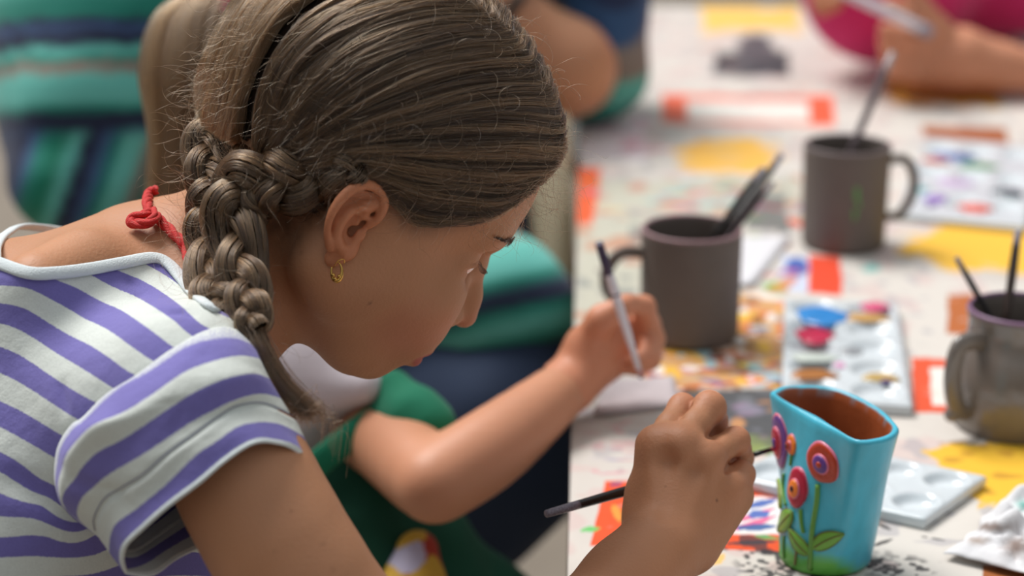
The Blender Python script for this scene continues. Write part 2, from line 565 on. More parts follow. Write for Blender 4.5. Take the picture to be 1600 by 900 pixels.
def scatter(n, x0, x1, y0, y1, L, w, cols, a=.7):
    for _ in range(n):
        x, y = rs.uniform(x0, x1), rs.uniform(y0, y1); an = rs.uniform(-.7, .7)
        l = L * rs.uniform(.4, 1.3)
        stroke(x, y, x + l * math.cos(an), y + l * .5 * math.sin(an), w * rs.uniform(.5, 1.4), cols[rs.integers(len(cols))], a * rs.uniform(.5, 1))
scatter(30, 900, 1010, 645, 745, 35, 2.0, [(206, 120, 130), (150, 140, 170), (200, 170, 160), (216, 90, 120), (120, 150, 130)], .6)
scatter(20, 930, 1060, 590, 640, 30, 3, [(196, 150, 190), (150, 190, 220), (230, 150, 110)], .5)
scatter(40, 905, 1250, 285, 345, 50, 6, pal, .6)
scatter(26, 1010, 1220, 555, 606, 30, 5, pal, .8)
scatter(22, 920, 1010, 180, 245, 40, 7, [(232, 120, 150), (226, 160, 170), (150, 150, 160)], .5)
scatter(26, 1170, 1230, 350, 600, 26, 5, pal, .7)
scatter(14, 1060, 1215, 620, 700, 24, 3, [(120, 120, 130), (160, 120, 150), (200, 140, 90)], .6)
scatter(60, 1010, 1700, 20, 330, 50, 7, [(214, 170, 160), (200, 180, 150), (190, 186, 190), (226, 150, 120)], .45)
scatter(36, 1330, 1600, 400, 690, 30, 3, [(190, 186, 180), (206, 196, 190), (214, 150, 120)], .5)
scatter(30, 900, 1130, 640, 900, 20, 1.5, [(206, 160, 150), (190, 180, 190)], .5)
for a in ((1172, 792, 1212, 780, 5, (62, 96, 170)), (1160, 812, 1210, 794, 4, (232, 96, 140)), (1150, 828, 1212, 806, 3.5, (232, 96, 140)), (1158, 826, 1210, 822, 5, (50, 90, 150)),
          (1176, 806, 1200, 800, 7, (70, 110, 180)), (1184, 838, 1216, 842, 3, (90, 160, 90)), (912, 829, 936, 826, 4, (96, 190, 100)), (990, 790, 1000, 802, 3, (200, 180, 110)),
          (956, 758, 972, 754, 3, (120, 70, 120)), (1370, 816, 1392, 828, 2.0, (30, 28, 30)), (1366, 852, 1394, 842, 2.0, (30, 28, 30)), (1100, 884, 1130, 868, 6, (240, 190, 110)),
          (1440, 838, 1450, 840, 1.2, (60, 58, 60)), (1456, 841, 1476, 845, 1.4, (60, 58, 60)), (960, 790, 968, 815, 3, (220, 150, 60)), (1140, 850, 1212, 846, 3, (60, 52, 58)),
          (1300, 300, 1240, 330, 8, (150, 140, 160)), (1030, 590, 1050, 600, 8, (130, 180, 210)), (1235, 340, 1250, 355, 6, (210, 80, 60))):
    stroke(*a)
# dry black splashes round the foot of the vase
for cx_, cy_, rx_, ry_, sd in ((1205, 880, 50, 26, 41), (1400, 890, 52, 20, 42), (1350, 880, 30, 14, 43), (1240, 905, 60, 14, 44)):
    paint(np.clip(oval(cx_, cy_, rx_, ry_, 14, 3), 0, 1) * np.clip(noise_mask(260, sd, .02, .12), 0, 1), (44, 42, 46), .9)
cloth_m = mat_attr('printed_oilcloth', rough=.55, bump=.25, bscale=160, spec=.35)
nr, ncx = Vc.shape[:2]
ii = (np.arange(nr - 1)[:, None] * ncx + np.arange(ncx - 1)[None]).ravel()
Fq = np.stack([ii, ii + 1, ii + ncx + 1, ii + ncx], 1)
V2 = V.copy(); V2[:, 2] += .0005 * (vnoise(V, 9, 50) + .4 * vnoise(V, 30, 51))
cloth = mesh_obj('tablecloth', V2, Fq, cloth_m, attrs={'col': C})
tag(cloth, 'off-white printed oilcloth with orange frames, covered in paint smears', 'tablecloth')
# hem turned down over the left and far edges
g = Geo()
g.grid([[(edge_x(y) - .0012, y, TABLE_Z + .0002 - z) for z in (0, .0035, .03)] for y in np.linspace(NEAR_Y, FAR_Y, 30)])
g.grid([[(x, FAR_Y + .001, TABLE_Z + .0002 - z) for z in (0, .0035, .05)] for x in np.linspace(edge_x(FAR_Y), TW, 8)])
g.build('hem', mat_plain('cloth_hem', srgb(206, 198, 200), rough=.7), cloth)
# ================================================================ THE GIRL: body
def rot_zyx(a, b, c):
    ca, sa, cb, sb, cc, sc = math.cos(a), math.sin(a), math.cos(b), math.sin(b), math.cos(c), math.sin(c)
    Rx = np.array([[1, 0, 0], [0, cc, -sc], [0, sc, cc]])
    Ry = np.array([[cb, 0, sb], [0, 1, 0], [-sb, 0, cb]])
    Rz = np.array([[ca, -sa, 0], [sa, ca, 0], [0, 0, 1]])
    return Rz @ Ry @ Rx
HR = np.stack([CX, CY, CZ], 1) @ rot_zyx(math.radians(24.7), math.radians(34.9), math.radians(20.9))
HO = CAM - 0.0907 * CX + 1.1736 * CY + 0.0517 * CZ
def H(x, y, z):
    return HO + HR @ np.array([x, y, z])
def toH(p):
    return (np.asarray(p) - HO) @ HR

def head_prims(v, H, HR):
    v.ell(H(-.012, 0, .046), (.090, .070, .080), .004, M=HR)
    v.ell(H(.028, 0, .048), (.052, .058, .055), .02, M=HR)
    # face masses
    v.ell(H(.042, 0, -.020), (.046, .048, .055), .02, M=HR)
    for s in (-1, 1):
        v.cone(H(-.004, s * .050, -.034), H(.052, s * .018, -.068), .016, .013, .022)
        v.ell(H(.056, s * .030, -.018), (.025, .023, .026), .016, M=HR)          # cheek
        v.ell(H(.067, s * .020, -.033), (.018, .016, .017), .012, M=HR)
        v.ell(H(.010, s * .050, -.012), (.030, .016, .040), .02, M=HR)           # side of the face
        v.cone(H(.0735, s * .010, .035), H(.063, s * .037, .035), .009, .009, .012)  # brow ridge
    v.ell(H(.033, 0, -.052), (.040, .034, .026), .02, M=HR)                      # floor of the mouth
    v.ell(H(.067, 0, -.068), (.014, .017, .013), .012, M=HR)                     # chin
    v.ell(H(.070, 0, -.040), (.021, .027, .022), .014, M=HR)                     # muzzle
    for s in (-1, 1):
        v.ell(H(.075, s * .029, .015), (.012, .015, .009), .010, 'sub', M=HR)
        v.ell(H(.0595, s * .031, .014), (.0138, .0145, .0130), .004, M=HR)       # lids
        v.chain([H(.0665, s * .0440, .0110), H(.0728, s * .036, .0118), H(.0735, s * .027, .0112), H(.0710, s * .020, .0105)], [.0014, .0030, .0030, .001], .0015, 'sub')
        v.chain([H(.0650, s * .0435, .0160), H(.0720, s * .035, .0190), H(.0725, s * .026, .0187)], [.0006, .0006, .0006], .002, 'sub')
    v.chain([H(.070, 0, .028), H(.0800, 0, .012), H(.0905, 0, -.005), H(.0970, 0, -.0155)], [.008, .0072, .0075, .0078], .008)
    for s in (-1, 1):
        v.ell(H(.0850, s * .0110, -.0185), (.009, .006, .0065), .005, M=HR)       # nostril wings
        v.ell(H(.0880, s * .0058, -.0250), (.0060, .0034, .005), .002, 'sub', M=HR)
    v.chain([H(0.0770, -.024, -0.0485), H(0.0875, -.012, -0.0430), H(0.0915, 0, -0.0415), H(0.0875, .012, -0.0430), H(0.0770, .024, -0.0485)], [.002, .0042, .0045, .0042, .002], .003)
    v.chain([H(0.0770, -.022, -0.0505), H(0.0860, -.011, -0.0525), H(0.0885, 0, -0.0535), H(0.0860, .011, -0.0525), H(0.0770, .022, -0.0505)], [.002, .0045, .0055, .0045, .002], .003)
    v.chain([H(0.0780, -.024, -0.0490), H(0.0915, -.010, -0.0475), H(0.0950, 0, -0.0470), H(0.0915, .010, -0.0475), H(0.0780, .024, -0.0490)], [.0008] * 5, .0015, 'sub')

girl = empty('person', P(300, 900, 1.15), 'girl in a purple and white striped shirt leaning over to paint a turquoise vase', 'person')
gv = Vol(np.minimum.reduce([P(-60, 100, 1.0), P(900, 720, 1.0), P(-60, 100, 1.32), P(900, 720, 1.32)]) - [0, 0, .0],
         np.maximum.reduce([P(-60, -60, 1.0), P(900, -60, 1.32), P(900, 700, 1.0), P(-60, -60, 1.3)]) + [0, 0.03, 0], 0.0015)
head_prims(gv, H, HR)
# neck, nape and upper back
NB = P(300, 425, 1.20)
gv.cone(H(-.030, 0, -.010), P(340, 440, 1.20), .046, .045, .012)
gv.cone(H(-.005, 0, -.030), P(370, 470, 1.18), .036, .036, .02)
gv.cone(P(340, 440, 1.20), P(230, 470, 1.205), .045, .050, .02)
gv.cone(P(240, 490, 1.205), P(60, 590, 1.19), .060, .088, .03)
gv.cone(P(250, 520, 1.20), P(312, 600, 1.09), .050, .034, .03)                # near trapezius
gv.cone(P(250, 480, 1.22), P(330, 500, 1.32), .045, .040, .03)
gv.cone(P(215, 385, 1.19), P(240, 372, 1.19), .010, .008, .012)               # vertebra
gv.cone(P(130, 420, 1.14), P(60, 450, 1.11), .020, .020, .03)                 # shoulder blade edge
GV, GF = gv.mesh()
GV = smooth_mesh(GV, GF, 2)
del_mask = None

ES = HR.T @ (-.0088 * CX - .0005 * CZ) + np.array([-.004, 0, .001])
# ear, finer, in its own field (near side; mirrored for the far side)
def ear_mesh(s):
    e = Vol(np.minimum(H(-.03, s * .09, -.04), H(.03, s * .05, .05)) - .03, np.maximum(H(-.03, s * .09, -.04), H(.03, s * .05, .05)) + .03, 0.0006)
    _c, _e = e.chain, e.ell
    e.chain = lambda p, r, k, op='add', n=0: _c(p, [q * .8 for q in r], k * .8, op, n)
    e.ell = lambda c, r, k, op='add', M=None: _e(c, tuple(q * .8 for q in r), k * .8, op, M)
    def E(u, v, w):
        # u forward, v up along the ear, w outwards; ear leans back and flares at the rear
        a = math.radians(12)
        u, v, w = u * .80, v * .78, w * .85
        x = u * math.cos(a) - v * math.sin(a); z = u * math.sin(a) + v * math.cos(a)
        return H(x + ES[0], s * (.0655 + w + max(0, -u) * .45), z + ES[2])
    # bowl
    _e(E(.002, .000, -.008), (.010, .009, .016), .006, M=HR)
    e.chain([E(.004, -.018, .002), E(-.004, -.008, .003), E(-.008, .006, .004), E(-.004, .018, .005), E(.006, .022, .004)], [.008, .009, .010, .009, .007], .006)
    # helix rim
    e.chain([E(.010, .004, .004), E(.014, .014, .007), E(.012, .026, .009), E(.002, .033, .010), E(-.010, .030, .011), E(-.017, .019, .0115), E(-.018, .005, .011), E(-.014, -.008, .009), E(-.007, -.018, .007)],
            [.0022, .0026, .0030, .0032, .0034, .0034, .0032, .0030, .0034], .002, n=28)
    # lobe
    e.ell(E(.000, -.024, .005), (.0065, .0035, .0080), .004, M=HR)
    # scooped hollow, concha, fossa
    e.chain([E(.004, .024, .012), E(-.006, .023, .0125), E(-.012, .014, .0125), E(-.013, .003, .012), E(-.009, -.008, .011)], [.0036, .0038, .0036, .0032, .0026], .003, 'sub', n=16)
    e.chain([E(-.001, .007, .014), E(-.001, -.002, .0135), E(.002, -.008, .0125)], [.0075, .0078, .0050], .003, 'sub')
    e.cone(E(.004, -.003, .004), E(.012, -.003, -.006), .0038, .003, .002, 'sub')
    # antihelix and its two arms
    e.chain([E(.006, .0225, .0085), E(-.002, .0165, .0090), E(-.0085, .008, .0095), E(-.0095, -.003, .0095), E(-.005, -.0125, .009), E(.002, -.0165, .008)], [.0016, .0024, .0028, .0027, .0026, .0026], .003, n=20)
    e.chain([E(-.004, .013, .0075), E(.004, .0115, .0070), E(.010, .010, .005)], [.0022, .0020, .0018], .003)
    # tragus
    e.ell(E(.0085, -.0035, .0060), (.0036, .0028, .0050), .004, M=HR)
    e.ell(E(.0075, -.0150, .003), (.005, .004, .007), .005, M=HR)
    V, F = e.mesh()
    return smooth_mesh(V, F, 2), F
EV, EF = ear_mesh(-1)

# ---- right arm and hand
ELB = P(700, 1230, 1.06)
WR = P(1026, 862, 1.165)
av = Vol(np.minimum(P(200, 1330, 0.95), P(200, 560, 1.15)) - .02, np.maximum(P(860, 560, 1.15), P(860, 1330, 1.1)) + .05, 0.0022)
av.chain([P(308, 590, 1.070), P(334, 645, 1.055), P(383, 752, 1.042), P(470, 905, 1.035), P(600, 1080, 1.05), ELB], [.031, .0305, .0328, .0335, .032, .030], .012, n=14)
av.cone(ELB, lerp(ELB, WR, .4), .031, .029, .01)
AV, AF = av.mesh()
AV = smooth_mesh(AV, AF, 2)

hc = np.array([P(x, y, d) for x in (790, 1200) for y in (590, 1010) for d in (1.10, 1.28)])
hv = Vol(hc.min(0), hc.max(0), 0.001)
hv.chain([lerp(ELB, WR, .3), lerp(ELB, WR, .6), lerp(ELB, WR, .85), WR], [.032, .029, .0255, .0250], .01)
# palm: carpals fan out to four knuckles
KN = {'index': P(1026, 698, 1.192), 'middle': P(1064, 694, 1.186), 'ring': P(1103, 716, 1.188), 'pinky': P(1136, 762, 1.196)}
for k, (wx, wy, wd, ra, rb) in {'index': (1024, 836, 1.175, .0155, .0125), 'middle': (1042, 838, 1.168, .0165, .0125), 'ring': (1055, 842, 1.168, .0165, .0120), 'pinky': (1072, 850, 1.175, .0160, .0120)}.items():
    hv.cone(P(wx, wy, wd + .008), KN[k] + CY * .004, ra, rb, .012)
hv.cone(P(1085, 850, 1.19), P(1142, 775, 1.212), .014, .0135, .012)       # heel on the little finger side
hv.cone(P(1024, 800, 1.20), P(1050, 730, 1.225), .016, .012, .015)         # palm side
for k in KN:
    c = KN[k] - CY * .0050
    hv.ell(c, (.0072, .0072, .0072), .010)
# extensor tendons
for k, q in {'index': (1022, 800), 'middle': (1040, 800), 'ring': (1062, 800)}.items():
    hv.cone(KN[k] - CY * .0055, P(q[0], q[1], 1.170), .0030, .0015, .012)
hv.cone(P(1044, 722, 1.172), P(1040, 800, 1.150), .0035, .0010, .010, 'sub')
hv.cone(P(1086, 738, 1.170), P(1068, 800, 1.150), .0022, .0010, .010, 'sub')
# fingers: proximal, middle, distal phalanx
FING = {
 'index':  ([KN['index'], P(1066, 637, 1.224), P(1086, 668, 1.250), P(1092, 712, 1.247)], [.0092, .0082, .0076, .0066]),
 'middle': ([KN['middle'], P(1108, 637, 1.212), P(1118, 676, 1.245), P(1108, 722, 1.246)], [.0098, .0096, .0084, .0068]),
 'ring':   ([KN['ring'], P(1149, 689, 1.212), P(1158, 716, 1.242), P(1132, 742, 1.246)], [.0094, .0082, .0076, .0066]),
 'pinky':  ([KN['pinky'], P(1158, 741, 1.214), P(1154, 764, 1.238), P(1140, 778, 1.242)], [.0092, .0078, .0070, .0060]),
}
for k, (pp, rr) in FING.items():
    f = Vol(hv.lo, hv.lo + (hv.n - 1) * hv.vox, hv.vox) if False else None
    a, b, c, d = pp
    hv.chain([a, lerp(a, b, .5), b, lerp(b, c, .5), c, d], [rr[0], rr[0] * .93, rr[1], rr[1] * .95, rr[2], rr[3]], .0022)
    hv.ell(b - CY * .002, (rr[1] * .93,) * 3, .004)
# thumb, from the wrist side of the palm to the brush
hv.chain([P(1012, 820, 1.19), P(1018, 775, 1.222), P(1050, 750, 1.246), P(1084, 738, 1.250)], [.013, .0115, .0095, .0078], .006, n=14)
hv.cone(P(1018, 830, 1.18), P(1010, 770, 1.195), .011, .010, .01)
# web creases between the knuckles
for a, b in (('index', 'middle'), ('middle', 'ring'), ('ring', 'pinky')):
    m = (KN[a] + KN[b]) / 2
    t = (FING[a][0][1] + FING[b][0][1]) / 2
    hv.cone(lerp(m, t, .28) - CY * .0105, lerp(m, t, .95) - CY * .0085, .0016, .0022, .005, 'sub')
HV_, HF_ = hv.mesh()
HV_ = smooth_mesh(HV_, HF_, 1)

# skin tint, a property of the skin itself: lips, cheeks, ears, knuckles, tan
skin0 = np.array(srgb(184, 131, 97))
def tint_skin(V):
    C = np.tile(skin0, (len(V), 1))
    h = toH(V)
    n1 = vnoise(V, 25, 1)[:, None] * .06 + vnoise(V, 90, 2)[:, None] * .03
    C = C * (1 + n1)
    def blob(c, r, col, a):
        nonlocal C
        w = np.clip(1 - np.linalg.norm((h - np.array(c)) / np.array(r), axis=1), 0, 1)
        w = np.minimum(w * 2, 1)[:, None] * a
        C = C * (1 - w) + np.array(col) * w
    blob((.058, -.03, -.03), (.035, .035, .032), srgb(205, 128, 104), .45)
    blob((.058, .03, -.03), (.035, .035, .032), srgb(205, 128, 104), .45)
    blob((.105, 0, -.02), (.018, .018, .016), srgb(205, 128, 104), .45)
    lip = (h[:, 0] > .074) & (np.abs(h[:, 1]) < .024)
    zu = -.0400 - (np.abs(h[:, 1]) / .024) ** 2 * .006
    zl = -.0590 + (np.abs(h[:, 1]) / .024) ** 2 * .008
    w = np.clip((zu - h[:, 2]) / .0015, 0, 1) * np.clip((h[:, 2] - zl) / .0015, 0, 1) * lip
    C = C * (1 - w[:, None] * .85) + np.array(srgb(176, 84, 78)) * w[:, None] * .85
    return C
def mole(V, C, x, y, vol, r, a=.6):
    p = lift(x, y, vol=vol)
    w = np.clip(1.4 - np.linalg.norm(V - p, axis=1) / r, 0, 1)[:, None] * a
    return C * (1 - w) + np.array(srgb(90, 52, 36)) * w
skin_m = mat_attr('skin', rough=0.55, bump=0.3, bscale=520, sss=0.12, sss_r=(0.008, 0.003, 0.0015), spec=0.4)
VV = [GV, EV, AV, HV_]; FF = [GF, EF, AF, HF_]
off = np.cumsum([0] + [len(v) for v in VV[:-1]])
V = np.vstack(VV); F = np.vstack([f + o for f, o in zip(FF, off)])
C = tint_skin(V)
# ear slightly redder, knuckles too
C[len(GV):len(GV) + len(EV)] *= (1.06, .86, .80)
hs = len(GV) + len(EV) + len(AV)
C[hs:] *= (1.0, .94, .90)
for k in FING:
    for q, a in ((FING[k][0][1], .35), (KN[k], .3)):
        w = np.clip(1 - np.linalg.norm(V[hs:] - q, axis=1) / .017, 0, 1)[:, None] * a
        C[hs:] = C[hs:] * (1 - w) + np.array(srgb(200, 122, 98)) * w
eye_m = mat_plain('eye_white', srgb(225, 220, 215), rough=.15, var=.02, bump=0)
iris_m = mat_plain('iris', srgb(50, 32, 20), rough=.1, var=.1, bump=0)
# ================================================================ THE GIRL: hair
hair_m = mat_hair('brown_hair', srgb(30, 20, 14), srgb(132, 100, 70), .30)
cap_m = mat_plain('hair_base', srgb(30, 21, 15), spec=.1, rough=.9, var=.3, vscale=120, bump=.4, bscale=900)
# the hair mass as a field: skull plus the thickness of the swept-back hair
hcap = Vol(gv.lo, gv.lo + (gv.n - 1) * gv.vox, 0.002)
hcap.ell(H(-.014, 0, .050), (.097, .0755, .087), .004, M=HR)
hcap.ell(H(.030, 0, .053), (.0575, .063, .060), .02, M=HR)
hcap.ell(P(430, 150, 1.20), (.040, .055, .050), .03)
hcap.cone(P(385, 170, 1.235), P(345, 175, 1.25), .022, .014, .02)

def lift(px, py, vol=hcap, off=0.0):
    """point where the sight line meets the hair mass (or passes closest)"""
    d = np.linspace(1.00, 1.34, 171)
    pts = np.stack([P(px, py, x) for x in d])
    f = vol.sample(pts) - off
    hit = np.where(f < 0)[0]
    if len(hit):
        i = hit[0]
        if i > 0:
            t = f[i - 1] / (f[i - 1] - f[i] + 1e-12)
            return lerp(pts[i - 1], pts[i], t)
        return pts[i]
    return pts[np.argmin(f)]

def guide(pxs, n=24, off=0.0, lastd=None):
    g = np.array([lift(x, y, off=off) for x, y in pxs])
    if lastd is not None:
        g[-1] = P(pxs[-1][0], pxs[-1][1], lastd)
    return catmull(g, n)

def sheet(guides, n, wob=.0012, lift_r=(0, .003), trim=.25, tcurl=0.0, k=24, seed=1, flyaway=0.0):
    """strands laid between an ordered family of guides"""
    r = np.random.default_rng(seed)
    G = np.array(guides)
    m = len(G)
    s = r.random(n) * (m - 1 - 1e-6)
    # gather strands into locks of uneven width that wander a little on their way
    tab = r.random(4096) * 2 - 1
    def n1(x):
        i_ = np.floor(x).astype(int); f_ = x - i_; f_ = f_ * f_ * (3 - 2 * f_)
        return tab[i_ % 4096] * (1 - f_) + tab[(i_ + 1) % 4096] * f_
    s0 = s.copy()
    s = s + .10 * n1(s0 * 9) + .05 * n1(s0 * 31 + 50)
    s = np.clip(s, 0, m - 1 - 1e-6)
    tl = np.linspace(0, 1, G.shape[1])[None]
    sw = s[:, None] + .16 * n1(s0[:, None] * 4 + tl * 5 + 300) * np.sin(tl * PI) + .05 * n1(s0[:, None] * 14 + tl * 9 + 700)
    sw = np.clip(sw, 0, m - 1 - 1e-6)
    i = sw.astype(int); t = (sw - i)[..., None]
    cc_ = np.broadcast_to(np.arange(G.shape[1])[None], i.shape)
    S = G[i, cc_] * (1 - t) + G[i + 1, cc_] * t
    # trim starts
    a = r.random(n) ** 2 * trim
    b = 1 - r.random(n) ** 4 * trim * .6
    q = a[:, None] + np.linspace(0, 1, k)[None] * (b - a)[:, None]
    qi = q * (G.shape[1] - 1)
    j = np.minimum(qi.astype(int), G.shape[1] - 2); u = (qi - j)[..., None]
    S = np.take_along_axis(S, j[..., None].repeat(3, 2), 1) * (1 - u) + np.take_along_axis(S, (j + 1)[..., None].repeat(3, 2), 1) * u
    # outward offset
    c = H(-.01, 0, .03)
    N = S - c; N /= np.linalg.norm(N, axis=2)[..., None]
    l = (lift_r[0] + (lift_r[1] - lift_r[0]) * r.random(n))[:, None, None]
    qq = np.linspace(0, 1, k)[None]
    lock = ((n1(s0[:, None] * 16 + qq * 3) * .5 + n1(s0[:, None] * 37 + qq * 4 + 90) * .7) * .0013)[..., None]
    S = S + N * (l + lock)
    ph = r.random((n, 1, 3)) * 6.28
    fr = 4 + 8 * r.random((n, 1, 1))
    tt = np.linspace(0, 1, k)[None, :, None]
    S = S + np.sin(tt * fr + ph) * wob * (0.3 + r.random((n, 1, 1)))
    tint = np.clip(.22 + .24 * n1(s0 * 15 + 7) + .22 * n1(s0 * 44 + 31) + .20 * r.standard_normal(n), 0, 1)
    return S, tint

near = [
 [(790, 320), (756, 342), (712, 348), (664, 350), (632, 338), (604, 300), (545, 280), (500, 276)],
 [(812, 300), (768, 318), (712, 312), (660, 306), (620, 292), (585, 275), (530, 266), (480, 272)],
 [(838, 276), (785, 283), (725, 280), (668, 272), (615, 262), (562, 250), (510, 258), (468, 268)],
 [(862, 246), (800, 240), (735, 240), (672, 238), (612, 236), (556, 238), (502, 250), (455, 266)],
 [(866, 200), (805, 196), (738, 198), (670, 206), (605, 214), (548, 226), (495, 244), (448, 262)],
 [(846, 145), (785, 145), (715, 155), (645, 175), (580, 195), (528, 216), (480, 238), (440, 258)],
 [(812, 92), (745, 98), (670, 115), (600, 145), (545, 175), (500, 205), (462, 232), (430, 252)],
 [(772, 45), (700, 50), (622, 72), (555, 105), (505, 145), (470, 180), (445, 218), (424, 246)],
 [(724, 8), (645, 8), (565, 32), (505, 70), (462, 115), (438, 160), (425, 205), (414, 240)],
 [(660, -22), (585, -15), (515, 12), (462, 52), (430, 98), (412, 145), (404, 195), (404, 232)],
]
lockp = [
 [(640, -55), (560, -38), (490, -2), (436, 48), (405, 100), (388, 150), (378, 195), (372, 225)],
 [(620, -75), (540, -55), (466, -18), (416, 32), (386, 88), (366, 140), (354, 185), (348, 210)],
 [(600, -90), (515, -70), (440, -30), (396, 20), (366, 76), (346, 130), (336, 172), (335, 200)],
 [(575, -105), (490, -85), (415, -40), (376, 10), (346, 66), (326, 120), (318, 162), (322, 190)],
]
def extend(g, k=1.0):
    # carry the guide on over the crown to the far side, following the hair mass
    L = toH(g[0]); pts = []
    for dy in (.030 * k, .020 * k, .010 * k):
        q = H(L[0], L[1] + dy, L[2])
        for _ in range(12):
            f = hcap.sample(q[None])[0]
            gr = np.array([hcap.sample((q + e)[None])[0] - f for e in np.eye(3) * .002]) / .002
            q = q - gr / (np.linalg.norm(gr) + 1e-9) * f
        pts.append(q)
    return catmull(np.vstack([pts, g[::3], g[-1:]]), 24)
gn = [extend(guide(p), min(1, .08 + i / 5)) for i, p in enumerate(near)]
gl = [guide(p) for p in lockp]
S1, T1 = sheet(gn, 30000, seed=1, wob=.0013, trim=.22)
S2, T2 = sheet(gl, 9000, seed=2, wob=.0010, trim=.1, lift_r=(0, .006))
# the far half of the head, mirrored across the head's own plane
def mirror(G):
    L = toH(G); L[..., 1] *= -1
    return np.array([[H(*q) for q in row] for row in L])
gm = mirror(np.array(gn))
S3, T3 = sheet(list(gm), 9000, seed=3, trim=.2)
# nape and behind the ear: short hair drawn up into the plait
nape = [
 [(520, 300), (500, 292), (480, 286), (462, 282), (446, 282), (432, 286), (420, 292), (410, 300)],
 [(512, 330), (492, 318), (472, 308), (455, 302), (440, 300), (428, 302), (416, 308), (404, 316)],
 [(500, 362), (478, 350), (458, 340), (442, 332), (430, 328), (418, 328), (408, 332), (400, 340)],
 [(480, 400), (462, 388), (446, 376), (432, 366), (422, 360), (412, 358), (404, 360), (396, 366)],
]
S4, T4 = sheet([guide(p) - CY * .001 for p in nape], 2600, seed=4, wob=.0016, trim=.5, lift_r=(-.001, .0015))
S = np.concatenate([S1, S3, S4]); T = np.concatenate([T1, T3, T4 * .6])
head_hair = hair_obj('hair', S, hair_m, girl, .00011, T)
lock_hair = hair_obj('hair_lock', S2, hair_m, girl, .00011, np.clip(T2 * 1.1 + .28, 0, 1))  # tint raised: the lock's sunlit highlight is put into the strand colour

# dark scalp shell under the strands, open at the hairline
CVv, CFf = hcap.mesh(-.0026)
hl = toH(CVv)
from mathutils.kdtree import KDTree
cover = np.concatenate([S1[::4, ::3].reshape(-1, 3), S3[::3, ::3].reshape(-1, 3), S2[::4, ::3].reshape(-1, 3), S4[::2, ::3].reshape(-1, 3)])
kd = KDTree(len(cover))
for i_, q_ in enumerate(cover): kd.insert(q_, i_)
kd.balance()
# the skin darkens where hair roots begin
dist_ = np.array([kd.find(v_)[2] for v_ in GV])
w_ = np.clip(1 - dist_ / .013, 0, 1) ** 1.3 * .62
nape_c = lift(440, 345, vol=gv); w_ = np.maximum(w_, np.clip(1 - np.linalg.norm(GV - nape_c, axis=1) / .030, 0, 1) * .75)
w_ = w_[:, None] * (1 + .25 * vnoise(GV, 300, 33))[:, None]
C[:len(GV)] = C[:len(GV)] * (1 - w_) + np.array(srgb(58, 40, 28)) * w_
C[:len(GV)] = mole(GV, C[:len(GV)], 578, 474, gv, .0012)
C[:len(GV)] = mole(GV, C[:len(GV)], 470, 395, gv, .0010, .35)
C[hs:] = mole(V[hs:], C[hs:], 1120, 782, hv, .0011, .7)
C[hs:] = mole(V[hs:], C[hs:], 1040, 760, hv, .0008, .3)
for x_, y_ in ((505, 850), (455, 800), (520, 890), (430, 860)):
    C[len(GV) + len(EV):hs] = mole(AV, C[len(GV) + len(EV):hs], x_, y_, av, .0012, .35)
mesh_obj('body', V, F, skin_m, girl, attrs={'col': C})
keepv = np.array([kd.find(v_)[2] < .0050 for v_ in CVv])
crown = (hl[:, 2] > .085) & (hl[:, 0] < .05)
keepv |= crown | ((hl[:, 0] < -.04) & (hl[:, 2] > -.005))
ff = CFf[keepv[CFf].all(1)]
used = np.unique(ff); remap = -np.ones(len(CVv), int); remap[used] = np.arange(len(used))
mesh_obj('scalp_hair', CVv[used], remap[ff], cap_m, girl)

